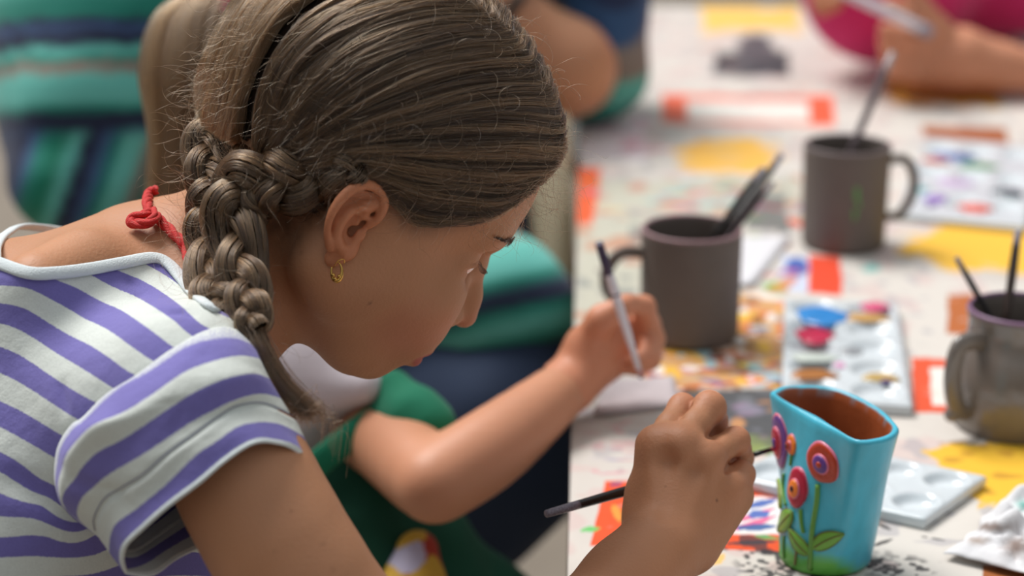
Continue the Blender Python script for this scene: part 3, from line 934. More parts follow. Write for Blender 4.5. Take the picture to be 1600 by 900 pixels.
# ---- plaits
def plait(name, path, widths, turns, n_hair, seed, tail=0.0, ph0=0.0, tlift=0.0, squash=.55):
    r = np.random.default_rng(seed)
    K = 260
    C = catmull(path, K)
    w = np.interp(np.linspace(0, 1, K), np.linspace(0, 1, len(widths)), widths)
    L = np.concatenate([[0], np.cumsum(np.linalg.norm(np.diff(C, axis=0), axis=1))])
    # turn rate follows the width so the crossings stay even
    rate = 1 / w ** .5; phs = np.cumsum(rate); phs = phs / phs[-1] * turns * 2 * PI; phs = phs + .5 * np.sin(phs * .37 + seed) + .25 * np.sin(phs * .83)
    Tn = np.gradient(C, axis=0); Tn /= np.linalg.norm(Tn, axis=1)[:, None]
    out = -CY[None] - Tn * (Tn @ -CY)[:, None]; out /= np.linalg.norm(out, axis=1)[:, None]
    sd = np.cross(Tn, out)
    geo = Geo(); SS = []; TT = []
    for k3 in range(3):
        a = phs + ph0 + k3 * 2 * PI / 3
        ctr = C + sd * (np.sin(a) * w * .56)[:, None] + out * (np.sin(2 * a) * w * .34)[:, None]
        rad = w * .49 * (1 + .13 * np.sin(phs * .6 + k3 * 2.2 + seed))
        tn = np.gradient(ctr, axis=0); tn /= np.linalg.norm(tn, axis=1)[:, None]
        o2 = out - tn * (out * tn).sum(1)[:, None]; o2 /= np.linalg.norm(o2, axis=1)[:, None]
        s2 = np.cross(tn, o2)
        seg = 14
        ang = np.linspace(0, 2 * PI, seg, endpoint=False)
        rings = ctr[:, None] + rad[:, None, None] * .90 * (np.cos(ang)[None, :, None] * o2[:, None] * .8 + np.sin(ang)[None, :, None] * s2[:, None])
        geo.grid(rings[::3], close_v=True)
        m = n_hair // 3
        th = r.random(m) * 2 * PI
        rr = .93 + .07 * r.random(m) + .05 * np.sin(th * 9 + k3)
        a0 = r.random(m) * .5; a1 = a0 + .45 + .4 * r.random(m); a1 = np.minimum(a1, 1)
        kk = 60
        q = a0[:, None] + np.linspace(0, 1, kk)[None] * (a1 - a0)[:, None]
        ii = np.minimum((q * (K - 1)).astype(int), K - 1)
        tw = th[:, None] + (q * 2.0) + .35 * np.sin(q * 9 + th[:, None] * 11)
        wv = rr[:, None] + .07 * np.sin(q * 34 + th[:, None] * 3) * (.4 + rr[:, None] * .6) + .05 * np.sin(q * 13 + th[:, None] * 7)
        pts = ctr[ii] + (rad[ii] * wv)[..., None] * (np.cos(tw)[..., None] * o2[ii] * .8 + np.sin(tw)[..., None] * s2[ii])
        SS.append(pts); TT.append(np.clip(.34 + .14 * np.sin(th * 5 + k3) + .10 * np.sin(th * 19 + k3) + .2 * r.standard_normal(m) + tlift, 0, 1))
    core = geo.build('plait_core', cap_m, girl)
    h = hair_obj(name, np.concatenate(SS), hair_m, girl, .00011, np.concatenate(TT))
    return core, h
# near plait: along the ear top, round the nape, down over the shoulder
near_path = [lift(572, 264, off=.001), lift(538, 268, off=.003), P(500, 275, 1.108), P(455, 282, 1.105), P(410, 285, 1.110), P(378, 305, 1.112), P(372, 345, 1.108), P(374, 395, 1.098), P(384, 440, 1.085), P(390, 485, 1.068), P(398, 520, 1.056)]
plait('near_plait', near_path, [.0080, .0120, .0155, .0175, .0190, .0195, .0175, .0155, .0140, .0115, .0085], 2.9, 5400, 5, ph0=.9, tlift=-.04)
far_path = [P(352, 195, 1.190), P(335, 215, 1.180), P(330, 250, 1.165), P(338, 290, 1.155), P(332, 330, 1.150), P(331, 370, 1.140), P(330, 410, 1.120), P(332, 450, 1.096), P(358, 488, 1.075)]
plait('far_plait', far_path, [.0120, .0160, .0175, .0170, .0155, .0150, .0140, .0130, .0115], 2.5, 4500, 6, ph0=.2, tlift=.0)
cross_path = [P(362, 210, 1.165), P(385, 232, 1.140), P(400, 262, 1.118), P(398, 290, 1.105)]
plait('middle_plait', cross_path, [.0125, .0150, .0150, .0120], 1.1, 2100, 8, ph0=1.2, tlift=.0)
# loose tail below the tie
tail = []
for k in range(420):
    r1, r2 = RNG.standard_normal(2) * .0022
    e = RNG.random()
    wv = RNG.standard_normal() * 7
    pts = [P(396, 512, 1.058), P(412 + wv * .3, 545, 1.052), P(438 + wv, 595, 1.048), P(468 + wv * 1.6, 632, 1.046), P(478 + wv * 2.2, 652 + 6 * RNG.standard_normal(), 1.045)]
    if k % 14 == 0:
        pts += [P(512 + wv * 2, 640 + wv * 2, 1.045), P(508 + wv * 2, 690 + wv * 3, 1.045)]
    q = catmull(pts, 20)
    q = q + (r1 * CX + r2 * CZ + RNG.standard_normal() * .002 * CY)[None] * np.linspace(.9, .7, 20)[:, None]
    tail.append(q)
tg = Geo(); tg.tube(catmull([P(396, 512, 1.060), P(412, 545, 1.055), P(438, 595, 1.050), P(466, 636, 1.048)], 16), np.linspace(.0055, .0016, 16), 10)
tg.build('plait_core', cap_m, girl)
hair_obj('plait_tail', np.array(tail), hair_m, girl, .00010, np.clip(.18 + .15 * RNG.standard_normal(len(tail)), 0, 1))
# flyaways: short frizzy hairs standing off the head and the plaits
fly = []
def fly_from(p, d, L, curl):
    n = 14
    d = d / (np.linalg.norm(d) + 1e-9)
    a = RNG.standard_normal(3); a -= d * (a @ d); a /= np.linalg.norm(a)
    b = np.cross(d, a)
    t = np.linspace(0, 1, n)[:, None]
    w = RNG.random() * 6.28; fr = 3 + 4 * RNG.random()
    return p + d * t * L + curl * L * (a * (np.sin(t * fr + w) - math.sin(w)) * t + b * (np.cos(t * fr + w) - math.cos(w)) * t)
for g, cnt, L0 in ((S1, 620, .026), (S2, 420, .026)):
    for _ in range(cnt):
        s_ = g[RNG.integers(len(g))]; i = RNG.integers(2, 20)
        N = s_[i] - H(-.01, 0, .03); N /= np.linalg.norm(N)
        T_ = s_[i + 1] - s_[i]; T_ /= np.linalg.norm(T_) + 1e-9
        fly.append(fly_from(s_[i], T_ * .8 + N * (.15 + .5 * RNG.random()) + RNG.standard_normal(3) * .35, L0 * (.5 + RNG.random()), .22))
for path, cnt in ((near_path, 260), (far_path, 380), (cross_path, 80)):
    q = catmull(path, 60)
    for _ in range(cnt):
        p = q[RNG.integers(60)] + RNG.standard_normal(3) * .008
        d = RNG.standard_normal(3) * .8 - CX * .5 - CY * .4 + CZ * .1
        fly.append(fly_from(p, d, .014 + .022 * RNG.random(), .25))
# wisps at the forehead and temple
for _ in range(60):
    x = 800 + 70 * RNG.random(); y = 330 - (x - 800) * 1.1 + RNG.standard_normal() * 12
    fly.append(fly_from(lift(x, y), CX * .6 - CZ * .9 + RNG.standard_normal(3) * .5, .016 + .02 * RNG.random(), .3))
for _ in range(26):
    fly.append(fly_from(lift(735 + 50 * RNG.random(), 325 + 12 * RNG.standard_normal()), CX * .25 - CZ * 1.0 - CY * .05 + RNG.standard_normal(3) * .25, .014 + .012 * RNG.random(), .28))
hair_obj('flyaway_hair', np.array(fly), hair_m, girl, .00005, np.clip(.45 + .3 * RNG.standard_normal(len(fly)), 0, 1))
# eyebrow and lashes
br = []
for s in (-1, 1):
    for _ in range(520):
        t = RNG.random()
        y = s * (.012 + .036 * t)
        x0 = .085 - .000 * t - max(0, (abs(y) - .015)) ** 1.35 * 1.15
        z0 = .0355 + .003 * math.sin(t * 2.4) + RNG.standard_normal() * .0013 * (1.2 - t)
        p = H(x0, y, z0)
        # settle on the skin
        for _k in range(6):
            f = gv.sample(p[None])[0]
            p = p - HR[:, 0] * min(max(f, -.004), .004)
        f0 = gv.sample(p[None])[0]
        nn_ = np.array([gv.sample((p + e_)[None])[0] - f0 for e_ in np.eye(3) * .002]); nn_ /= np.linalg.norm(nn_)
        d = HR @ np.array([-.6 * t - .2, s * (1.0 - .3 * t), .35 - .6 * t]); d = d - nn_ * (d @ nn_ - .12)
        p = p + nn_ * .0002
        br.append(p[None] + d[None] / np.linalg.norm(d) * np.linspace(0, .006, 5)[:, None] + HR[:, 0] * .0002)
hair_obj('eyebrow', np.array(br), hair_m, girl, .00010, np.full(len(br), .0))
la = []
for s in (-1, 1):
    for t in np.linspace(0, 1, 26):
        p = H(.0690 + .0045 * math.sin(t * PI), s * (.0440 - .0235 * t), .0175 + .001 * math.sin(t * PI))
        tip = p + HR @ np.array([.0055, s * (.0035 - .004 * t), -.0015])
        mid = (p + tip) / 2 - HR[:, 2] * .0012
        la.append(catmull([p, mid, tip], 6))
hair_obj('eyelashes', np.array(la), hair_m, girl, .00010, np.zeros(len(la)))
for s in (-1, 1):
    g = Geo()
    n = 24
    prof = [(.0124 * math.sin(t), .0124 * math.cos(t)) for t in np.linspace(0, PI, n)]
    g.lathe([(max(r_, 1e-5), z_) for r_, z_ in prof], seg=24)
    V_ = g.V()
    L_ = np.stack([V_[:, 2], V_[:, 0], V_[:, 1]], 1)           # pole looks forward
    gz = L_ / .0124 @ np.array([.90, 0, -.42])
    W = np.array([H(.0598 + q[0], s * .031 + q[1], .0135 + q[2]) for q in L_])
    col = np.where(gz[:, None] > .985, srgb(12, 9, 8), np.where(gz[:, None] > .90, srgb(70, 46, 28), srgb(222, 214, 208)))
    mesh_obj('eyeball', W, g.f, mat_attr('eyeball', rough=.08, bump=0, coat=.6), girl, attrs={'col': col})
# ================================================================ THE GIRL: shirt, necklace, earring
def tps(pts, vals, reg=1e-3):
    """thin-plate interpolation of scattered samples"""
    p = np.asarray(pts, float) / 100.0; n = len(p)
    r = np.linalg.norm(p[:, None] - p[None], axis=2)
    K = np.where(r > 0, r * r * np.log(r + 1e-12), 0) + reg * np.eye(n)
    Q = np.hstack([np.ones((n, 1)), p])
    A = np.block([[K, Q], [Q.T, np.zeros((3, 3))]])
    w = np.linalg.solve(A, np.concatenate([vals, [0, 0, 0]]))
    def f(q):
        q = np.asarray(q, float) / 100.0
        out = w[n] + q @ w[n + 1:]
        for i in range(n):
            d = np.linalg.norm(q - p[i], axis=1)
            out = out + w[i] * d * d * np.log(d + 1e-12)
        return out
    return f

shirt_white, shirt_purple = srgb(210, 215, 209), srgb(114, 106, 174)
def mat_striped(name):
    m, nt, b = new_mat(name)
    b.inputs['Roughness'].default_value = .85
    b.inputs['Sheen Weight'].default_value = .12
    at = node(nt, 'ShaderNodeAttribute', attribute_name='stripe')
    tc = node(nt, 'ShaderNodeTexCoord')
    nz = node(nt, 'ShaderNodeTexNoise', Scale=900.0, Detail=3.0)
    nt.links.new(tc.outputs['Object'], nz.inputs['Vector'])
    # edge wobble of the knit, then odd / even band
    sub = node(nt, 'ShaderNodeMath', operation='MULTIPLY_ADD'); sub.inputs[1].default_value = .10; sub.inputs[2].default_value = -.05
    nt.links.new(nz.outputs['Fac'], sub.inputs[0])
    add = node(nt, 'ShaderNodeMath', operation='ADD')
    nt.links.new(at.outputs['Fac'], add.inputs[0]); nt.links.new(sub.outputs[0], add.inputs[1])
    half = node(nt, 'ShaderNodeMath', operation='MULTIPLY'); half.inputs[1].default_value = PI
    nt.links.new(add.outputs[0], half.inputs[0])
    sn = node(nt, 'ShaderNodeMath', operation='SINE'); nt.links.new(half.outputs[0], sn.inputs[0])
    mr = node(nt, 'ShaderNodeMapRange'); mr.inputs['From Min'].default_value = -.07; mr.inputs['From Max'].default_value = .07
    nt.links.new(sn.outputs[0], mr.inputs['Value'])
    mix = node(nt, 'ShaderNodeMix', data_type='RGBA')
    mix.inputs['A'].default_value = (*shirt_white, 1); mix.inputs['B'].default_value = (*shirt_purple, 1)
    nt.links.new(mr.outputs[0], mix.inputs['Factor'])
    n3 = node(nt, 'ShaderNodeTexNoise', Scale=1400.0, Detail=2.0)
    nt.links.new(tc.outputs['Object'], n3.inputs['Vector'])
    m3 = node(nt, 'ShaderNodeMapRange'); m3.inputs['To Min'].default_value = .82; m3.inputs['To Max'].default_value = 1.16
    nt.links.new(n3.outputs['Fac'], m3.inputs['Value'])
    vs = node(nt, 'ShaderNodeVectorMath', operation='SCALE')
    nt.links.new(mix.outputs['Result'], vs.inputs[0]); nt.links.new(m3.outputs[0], vs.inputs['Scale'])
    nt.links.new(vs.outputs[0], b.inputs['Base Color'])
    n4 = node(nt, 'ShaderNodeTexNoise', Scale=60.0, Detail=3.0)
    nt.links.new(tc.outputs['Object'], n4.inputs['Vector'])
    bu = node(nt, 'ShaderNodeBump', Strength=.5, Distance=.0004); nt.links.new(nz.outputs['Fac'], bu.inputs['Height'])
    bu2 = node(nt, 'ShaderNodeBump', Strength=.35, Distance=.004); nt.links.new(n4.outputs['Fac'], bu2.inputs['Height'])
    nt.links.new(bu.outputs[0], bu2.inputs['Normal']); nt.links.new(bu2.outputs[0], b.inputs['Normal'])
    return m
shirt_m = mat_striped('striped_jersey')

lo = np.minimum.reduce([P(x, y, d) for x in (-420, 480) for y in (330, 1150) for d in (.98, 1.38)])
hi = np.maximum.reduce([P(x, y, d) for x in (-420, 480) for y in (330, 1150) for d in (.98, 1.38)])
tv = Vol(lo, hi, 0.0026)
g_ = .0045
tv.cone(P(340, 440, 1.20), P(230, 470, 1.205), .045 + g_, .050 + g_, .02)
tv.cone(P(240, 490, 1.205), P(60, 590, 1.19), .060 + g_, .088 + g_, .03)
tv.cone(P(250, 520, 1.20), P(305, 600, 1.09), .050 + g_, .036 + g_, .03)
tv.cone(P(250, 480, 1.22), P(330, 500, 1.32), .045 + g_, .040 + g_, .03)
tv.cone(P(130, 420, 1.14), P(60, 450, 1.11), .020 + g_, .020 + g_, .03)
tv.cone(P(60, 590, 1.19), P(-160, 900, 1.18), .092 + g_, .115, .03)
tv.cone(P(150, 660, 1.13), P(-30, 900, 1.13), .060, .075, .03)
tv.cone(P(210, 640, 1.095), P(280, 600, 1.070), .048, .041, .02)
tv.cone(P(-160, 900, 1.18), P(-330, 1120, 1.18), .115, .12, .03)
tv.cone(P(150, 760, 1.19), P(60, 1100, 1.19), .085, .10, .03)
# creases: the fold behind the armpit and gathers by the shoulder seam
tv.chain([P(20, 752, 1.062), P(60, 772, 1.058), P(120, 806, 1.058), P(160, 842, 1.065)], [.003, .006, .007, .006], .010, 'sub')
for (a, b, r_) in (((205, 440), (262, 462), .0016), ((215, 462), (285, 475), .0014), ((235, 488), (300, 492), .0013), ((262, 432), (290, 470), .0014), ((100, 640), (96, 600), .0016)):
    la_ = lift(*a, vol=tv); lb_ = lift(*b, vol=tv)
    tv.cone(la_, lb_, r_, r_, .004, 'sub')
TV, TF = tv.mesh()
TV = smooth_mesh(TV, TF, 2)
neck_near = [(-40, 392), (-5, 404), (45, 420), (90, 420), (140, 414), (190, 405), (238, 397), (262, 406), (284, 430), (300, 452), (330, 476), (360, 492), (392, 520), (425, 556)]
nx = np.array([p[0] for p in neck_near]); ny = np.array([p[1] for p in neck_near])
px, py, dd = to_px(TV)
cut = (py < np.interp(px, nx, ny)) & (px > -45)
kf = TF[~cut[TF].any(1)]
used = np.unique(kf); remap = -np.ones(len(TV), int); remap[used] = np.arange(len(used))
bands = {
 0: [(180, 421), (218, 436), (258, 460), (311, 505)],
 1: [(131, 424), (187, 453), (236, 477), (274, 502), (298, 523)],
 2: [(0, 422), (62, 429), (124, 452), (187, 483), (233, 514), (270, 542)],
 3: [(0, 446), (40, 449), (78, 467), (134, 499), (193, 533), (239, 564)],
 4: [(0, 474), (25, 478), (78, 506), (140, 539), (174, 561), (211, 586)],
 5: [(0, 505), (37, 519), (93, 555), (140, 583), (183, 610)],
 6: [(0, 542), (31, 555), (78, 586), (151, 629)],
 7: [(0, 583), (31, 598), (60, 616), (122, 656)],
 8: [(0, 627), (60, 658), (109, 687)],
 9: [(0, 667), (60, 700), (93, 718)],
 10: [(0, 707), (60, 747), (87, 760)],
 11: [(0, 737), (60, 773), (100, 795)],
 12: [(0, 770), (65, 788), (130, 817)],
 13: [(0, 807), (65, 815), (133, 827)],
 14: [(0, 840), (75, 838), (150, 833)],
 15: [(0, 871), (75, 871), (153, 867)],
 16: [(0, 905), (100, 900), (170, 889), (300, 862)],
 17: [(0, 940), (100, 935), (300, 900)],
}
bp, bv = [], []
for k, pl in bands.items():
    for q in pl: bp.append(q); bv.append(float(k))
ph = tps(bp, bv, .02)
qx, qy = px[used], py[used]
stripe = ph(np.stack([qx, qy], 1))
shirt = mesh_obj('shirt', TV[used], remap[kf], shirt_m, girl, attrs={'stripe': stripe})

# neckline rib
white_m = mat_plain('white_rib', srgb(214, 222, 224), rough=.85, var=.05, vscale=200, bump=.5, bscale=1200, sheen=.1)
neck_m = [lift(x, y + 7, vol=tv, off=.0004) for x, y in neck_near[1:-3]]
far_part = [P(352, 500, 1.13), P(372, 520, 1.17), P(345, 480, 1.24), P(320, 455, 1.29), P(250, 400, 1.31), P(140, 372, 1.29), P(45, 356, 1.245), P(10, 368, 1.19), P(-6, 388, 1.15)]
ring = np.array(neck_m + far_part)
rc = catmull(np.vstack([ring, ring[:1]]), 160)
T_ = np.gradient(rc, axis=0); T_ /= np.linalg.norm(T_, axis=1)[:, None]
cen = P(170, 470, 1.20)
Nn = rc - cen; Nn -= T_ * (Nn * T_).sum(1)[:, None]
gr = np.stack([tv.sample(rc + e) - tv.sample(rc - e) for e in np.eye(3) * .003], 1)
gr = smooth_mesh(gr, np.array([[i, (i + 1) % 160, (i + 1) % 160, i] for i in range(160)]), 6)
gr -= T_ * (gr * T_).sum(1)[:, None]; gr /= np.linalg.norm(gr, axis=1)[:, None]
W_ = np.cross(T_, gr)
sec = [(-.0034, -.0006), (-.0034, .0010), (-.0022, .0017), (0, .0019), (.0022, .0017), (.0034, .0010), (.0034, -.0006), (0, -.0010)]
cg = Geo(); cg.grid([[rc[i] + W_[i] * a + gr[i] * (b + .0006) for a, b in sec] for i in range(160)], close_v=True)
cg.build('collar', white_m, shirt)

# sleeve: closed rings from the armhole seam to the cuff
rows = [
 [(93, 786), (84, 745), (88, 700), (110, 664), (127, 652), (163, 617), (205, 590), (262, 548), (323, 514), (365, 511), (398, 540)],
 [(94, 787), (86, 748), (93, 706), (114, 671), (131, 657), (184, 609), (238, 577), (291, 543), (340, 529), (370, 530), (401, 544)],
 [(97, 790), (90, 760), (98, 722), (118, 690), (146, 664), (193, 644), (238, 616), (291, 580), (340, 562), (375, 556), (408, 560)],
 [(103, 796), (97, 778), (112, 750), (149, 709), (193, 686), (238, 656), (291, 620), (340, 596), (375, 586), (400, 584), (423, 592)],
 [(122, 812), (120, 795), (134, 768), (171, 740), (205, 720), (238, 700), (291, 664), (340, 637), (378, 621), (410, 615), (441, 622)],
 [(148, 830), (147, 810), (165, 778), (195, 760), (224, 742), (260, 710), (307, 676), (340, 652), (372, 634), (414, 630), (459, 650)],
 [(171, 866), (172, 842), (182, 818), (216, 793), (260, 757), (307, 711), (340, 689), (372, 667), (405, 660), (440, 664), (478, 684)],
 [(192, 893), (186, 872), (192, 848), (218, 822), (260, 785), (309, 748), (353, 711), (395, 686), (430, 686), (466, 698), (490, 733)],
 [(197, 894), (191, 876), (196, 852), (220, 827), (262, 790), (310, 754), (353, 718), (395, 692), (430, 691), (463, 704), (487, 738)],
]
far0 = [(125, 812, 1.085), (200, 780, 1.115), (285, 700, 1.125), (360, 620, 1.115), (400, 570, 1.08)]
far1 = [(238, 897, 1.045), (275, 872, 1.058), (320, 850, 1.068), (395, 815, 1.075), (455, 780, 1.070)]
NV, NF = 56, 26
RI = []
for ri, row in enumerate(rows):
    v = ri / (len(rows) - 1)
    q = catmull([(x, y, 0) for x, y in row], NV)
    u = np.linspace(0, 1, NV)
    base = 1.060 * (1 - u) + 1.045 * u - (.0 + .045 * v) * (1 - u) * .55
    dep = base - (.052 - .002 * v) * np.sin(PI * u) ** .8
    pts = np.array([P(x, y, d) for (x, y, _), d in zip(q, dep)])
    if ri <= 1:
        pl = np.array([lift(x, y, vol=tv, off=.0012) for x, y, _ in q])
        ok = np.abs(((pl - CAM) @ CY) - dep)[:, None] < .06
        pts = np.where(ok, pl * (1 - .5 * ri) + pts * .5 * ri, pts)
    ctl = [P(*(np.array(a) * (1 - v) + np.array(b) * v)) for a, b in zip(far0, far1)]
    fp = catmull(np.vstack([pts[-3], pts[-1:], ctl[::-1], pts[:1], pts[2]]), 200)
    # keep the stretch between the row's end and its start
    i0 = np.argmin(np.linalg.norm(fp - pts[-1], axis=1)); i1 = np.argmin(np.linalg.norm(fp - pts[0], axis=1))
    fp = fp[np.linspace(i0, i1, NF + 2).astype(int)[1:-1]]
    RI.append(np.vstack([pts, fp]))
RI = np.array(RI)
NVV = 64
ctlv = np.linspace(0, len(rows) - 1, NVV)
SG = np.stack([catmull(RI[:, j], NVV) for j in range(RI.shape[1])], 1)
stripe_rows = [-.02, 0.0, 1.0, 2.0, 3.0, 3.5, 4.0, 5.0, 5.4]
sv = np.interp(ctlv, range(len(rows)), stripe_rows)
# wedge of a further purple band low on the back of the sleeve
st = np.repeat(sv[:, None], SG.shape[1], 1)
# hem seam groove and soft folds
cenl = SG.mean(1, keepdims=True)
Nr = SG - cenl; Nr /= np.linalg.norm(Nr, axis=2)[..., None]
vv = ctlv[:, None]; uu = np.linspace(0, 1, SG.shape[1])[None]
disp = -.0016 * np.exp(-((vv - 5.05) / .10) ** 2) + .0006 * np.exp(-((vv - 5.35) / .2) ** 2)
disp = disp - .0012 * np.exp(-((uu - .375 - .004 * vv) / .008) ** 2) * np.exp(-((vv - 3.6) / .9) ** 2)
disp = disp - .0010 * np.exp(-((uu - .47) / .006) ** 2) * np.exp(-((vv - 3.9) / .7) ** 2)
disp = disp - .0022 * np.exp(-((uu - .09 - .015 * vv) / .022) ** 2) * np.exp(-((vv - 4) / 2.2) ** 2)
disp = disp + .0010 * np.sin(uu * 40 + vv) * np.exp(-((vv - 1) / 1.2) ** 2) * .4
SG = SG + Nr * disp[..., None]
sl = Geo(); sl.grid(SG, close_v=True)
so = mesh_obj('sleeve', sl.V(), np.array(sl.f), shirt_m, shirt, attrs={'stripe': st.ravel()})
md = so.modifiers.new('thick', 'SOLIDIFY'); md.thickness = .0016; md.offset = -1
md = so.modifiers.new('sub', 'SUBSURF'); md.levels = 1; md.render_levels = 1
ce = np.vstack([RI[-1], RI[-1][:1]])
cf = Geo(); cf.tube(catmull(ce[::2], 160), .0010, 8)
cf.build('cuff_edge', white_m, shirt)
hs_ = Geo(); hr = SG[np.argmin(np.abs(ctlv - 5.0))] ; hr = hr + Nr[40] * .0002
hs_.tube(hr[:NV], .00028, 6)
hs_.build('hem_stitching', mat_plain('grey_thread', srgb(120, 122, 150), rough=.8), shirt)

# ---- red cord round the neck
red_m = mat_plain('red_cord', srgb(208, 16, 12), rough=.6, var=.25, vscale=900, bump=.8, bscale=1500, sheen=.1)
def skin_at(x, y, o=.0015):
    return lift(x, y, vol=gv, off=o)
neck = empty('necklace', skin_at(232, 338), 'thin red twisted cord necklace knotted at the nape of the striped girl', 'necklace')
def twist(name, pts, r, parent, n=60):
    c = catmull(pts, n)
    T = np.gradient(c, axis=0); T /= np.linalg.norm(T, axis=1)[:, None]
    up = np.array([.3, -.8, .5]); A = up - T * (T @ up)[:, None]; A /= np.linalg.norm(A, axis=1)[:, None]
    B = np.cross(T, A)
    L = np.concatenate([[0], np.cumsum(np.linalg.norm(np.diff(c, axis=0), axis=1))])
    g = Geo()
    for k in range(3):
        a = L / (r * 5.5) * 2 * PI / 2 + k * 2 * PI / 3
        g.tube(c + (np.cos(a)[:, None] * A + np.sin(a)[:, None] * B) * r * .5, r * .62, 8)
    return g.build(name, red_m, parent)
twist('cord', [skin_at(243, 296, .001), skin_at(233, 303), skin_at(230, 318, .002), skin_at(236, 334, .003)], .0029, neck)
twist('cord', [skin_at(238, 338, .004), skin_at(252, 346, .003), skin_at(268, 362, .002), skin_at(284, 378, .002), skin_at(292, 396, .002), P(300, 425, 1.115), P(318, 452, 1.118), P(345, 478, 1.14)], .0029, neck, 110)
twist('knot', [skin_at(246, 344, .004), skin_at(236, 334, .006), skin_at(224, 336, .007), skin_at(208, 341, .005), skin_at(206, 348, .004), skin_at(220, 350, .005), skin_at(236, 346, .007), skin_at(244, 338, .007), skin_at(238, 330, .006)], .0029, neck, 90)
# ---- gold hoop
gold_m = mat_plain('gold', srgb(214, 170, 92), rough=.22, metal=1.0, var=.05, bump=0)
ear = empty('earring', P(528, 414, 1.10), 'small gold hinged earring in the ear of the striped girl', 'earring')
lobe = lift(531, 408, vol=gv)
_, _, ld = to_px(EV[np.argmin((to_px(EV)[0] - 530) ** 2 + (to_px(EV)[1] - 408) ** 2 + (to_px(EV)[2] - 1.08) * 3000)])
def hoop(c, r, t0, t1, th, n=26):
    return [c + CX * r * math.cos(a) * .55 + CZ * r * math.sin(a) for a in np.linspace(t0, t1, n)]
hg = Geo(); hg.tube(hoop(P(526, 424, ld - .001), .0052, math.radians(80), math.radians(-210), 0), np.concatenate([np.linspace(.0003, .0013, 13), np.linspace(.0013, .0005, 13)]), 10)
hg.build('hoop', gold_m, ear)
hw = Geo(); hw.tube(catmull([P(521, 418, ld - .001), P(528, 408, ld - .0025), P(537, 405, ld - .002), P(538, 412, ld - .001)], 14), .0003, 8)
hw.build('wire', gold_m, ear)
hb = Geo()
for q in ((524, 436), (530, 432), (521, 430)):
    b_ = P(q[0], q[1], ld - .002); hb.lathe([(1e-5, .0012), (.0009, .0008), (.0012, 0), (.0009, -.0008), (1e-5, -.0012)], b_, 10)
hb.build('bead', gold_m, ear)
# ================================================================ things on the table
from mathutils.bvhtree import BVHTree
def V3(x): return Vector([float(a) for a in x])

# ---- turquoise vase with flowers in relief
VH = .103
rim_px = [(1202, 611), (1217, 603), (1242, 600), (1293, 602), (1338, 616), (1379, 638), (1403, 662), (1406, 672), (1397, 681), (1376, 688), (1341, 690), (1307, 673), (1259, 647), (1217, 623)]
rim_w = np.array([on_z(x, y, TABLE_Z + VH) for x, y in rim_px])[:, :2]
rcen = (rim_w.max(0) + rim_w.min(0)) / 2
bcen = on_z(1288, 873)[:2]
NA = 96
def resample_closed(p, n):
    p = np.vstack([p, p[:1]]); c = catmull(p, 40 * len(p))
    ang = np.unwrap(np.arctan2(c[:, 1] - rcen[1], c[:, 0] - rcen[0]))
    if ang[-1] < ang[0]: c = c[::-1]; ang = ang[::-1]
    a = np.linspace(ang[0], ang[0] + 2 * PI, n, endpoint=False)
    return np.stack([np.interp(a, ang, c[:, 0]), np.interp(a, ang, c[:, 1])], 1), a
rimr, ra = resample_closed(rim_w, NA)
rel = rimr - rcen
bx, by = .0285, .0275
base = np.stack([np.cos(ra) * bx, np.sin(ra) * by], 1)
def section(t, inset=0.0):
    """t 0 foot .. 1 rim"""
    s = t ** 1.15
    p = base * (1 - s) * (1 + .10 * math.sin(PI * min(1, t * 1.3))) + rel * s
    if inset:
        p = p * (1 - inset / np.linalg.norm(p, axis=1)[:, None])
    c = bcen * (1 - t) + rcen * t
    return p + c
rows_ = []
rows_.append([(*bcen, TABLE_Z + .001)] * NA)
for t, ins in ((0, .004), (0.0, .0012), (.02, 0)): rows_.append([(x, y, TABLE_Z + .0005 + t * VH) for x, y in section(t, ins)])
for t in np.linspace(.06, .97, 24): rows_.append([(x, y, TABLE_Z + t * VH) for x, y in section(t)])
for t, ins in ((.985, .0004), (.997, .0016), (1.0, .0030), (.997, .0043), (.985, .0052), (.93, .0056)): rows_.append([(x, y, TABLE_Z + t * VH) for x, y in section(t, ins)])
nout = len(rows_)
for t in np.linspace(.85, .08, 12): rows_.append([(x, y, TABLE_Z + t * VH) for x, y in section(t, .0056)])
rows_.append([(*bcen, TABLE_Z + .007)] * NA)
R_ = np.array(rows_, float)
gv_ = Geo(); gv_.grid(R_, close_v=True)
VV_ = gv_.V()
turq, terra, vgreen = np.array(srgb(72, 180, 206)), np.array(srgb(150, 78, 44)), np.array(srgb(96, 176, 70))
vpx, vpy, vd = to_px(VV_)
idx = np.repeat(np.arange(len(rows_)), NA)
colv = np.tile(turq, (len(VV_), 1))
colv *= (1 + .07 * vnoise(VV_ * [1, 1, .3], 160, 61) + .06 * vnoise(VV_ * [1, 1, .2], 320, 62))[:, None]
inn = np.clip((idx - (nout - 3) + .5 * vnoise(VV_, 220, 63)), 0, 1)[:, None] * (idx > nout - 5)[:, None]
colv = colv * (1 - inn) + terra * (1 + .12 * vnoise(VV_ * [1, 1, 3], 130, 64))[:, None] * inn
hgt = (VV_[:, 2] - TABLE_Z)
gm = np.clip((.017 - hgt + .004 * vnoise(VV_, 130, 65) - np.clip((VV_[:, 0] - bcen[0]) * .5, 0, 1)) / .008, 0, 1)[:, None] * (idx < nout)[:, None]
colv = colv * (1 - gm) + vgreen * gm
vase = empty('vase', (bcen[0], bcen[1], TABLE_Z), 'turquoise ceramic vase with raised painted flowers and a terracotta inside', 'vase')
glaze_m = mat_attr('painted_glaze', rough=.32, bump=.18, bscale=220, spec=.5, var=.05, vscale=120)
mesh_obj('vase_body', VV_, gv_.f, glaze_m, vase, attrs={'col': colv})
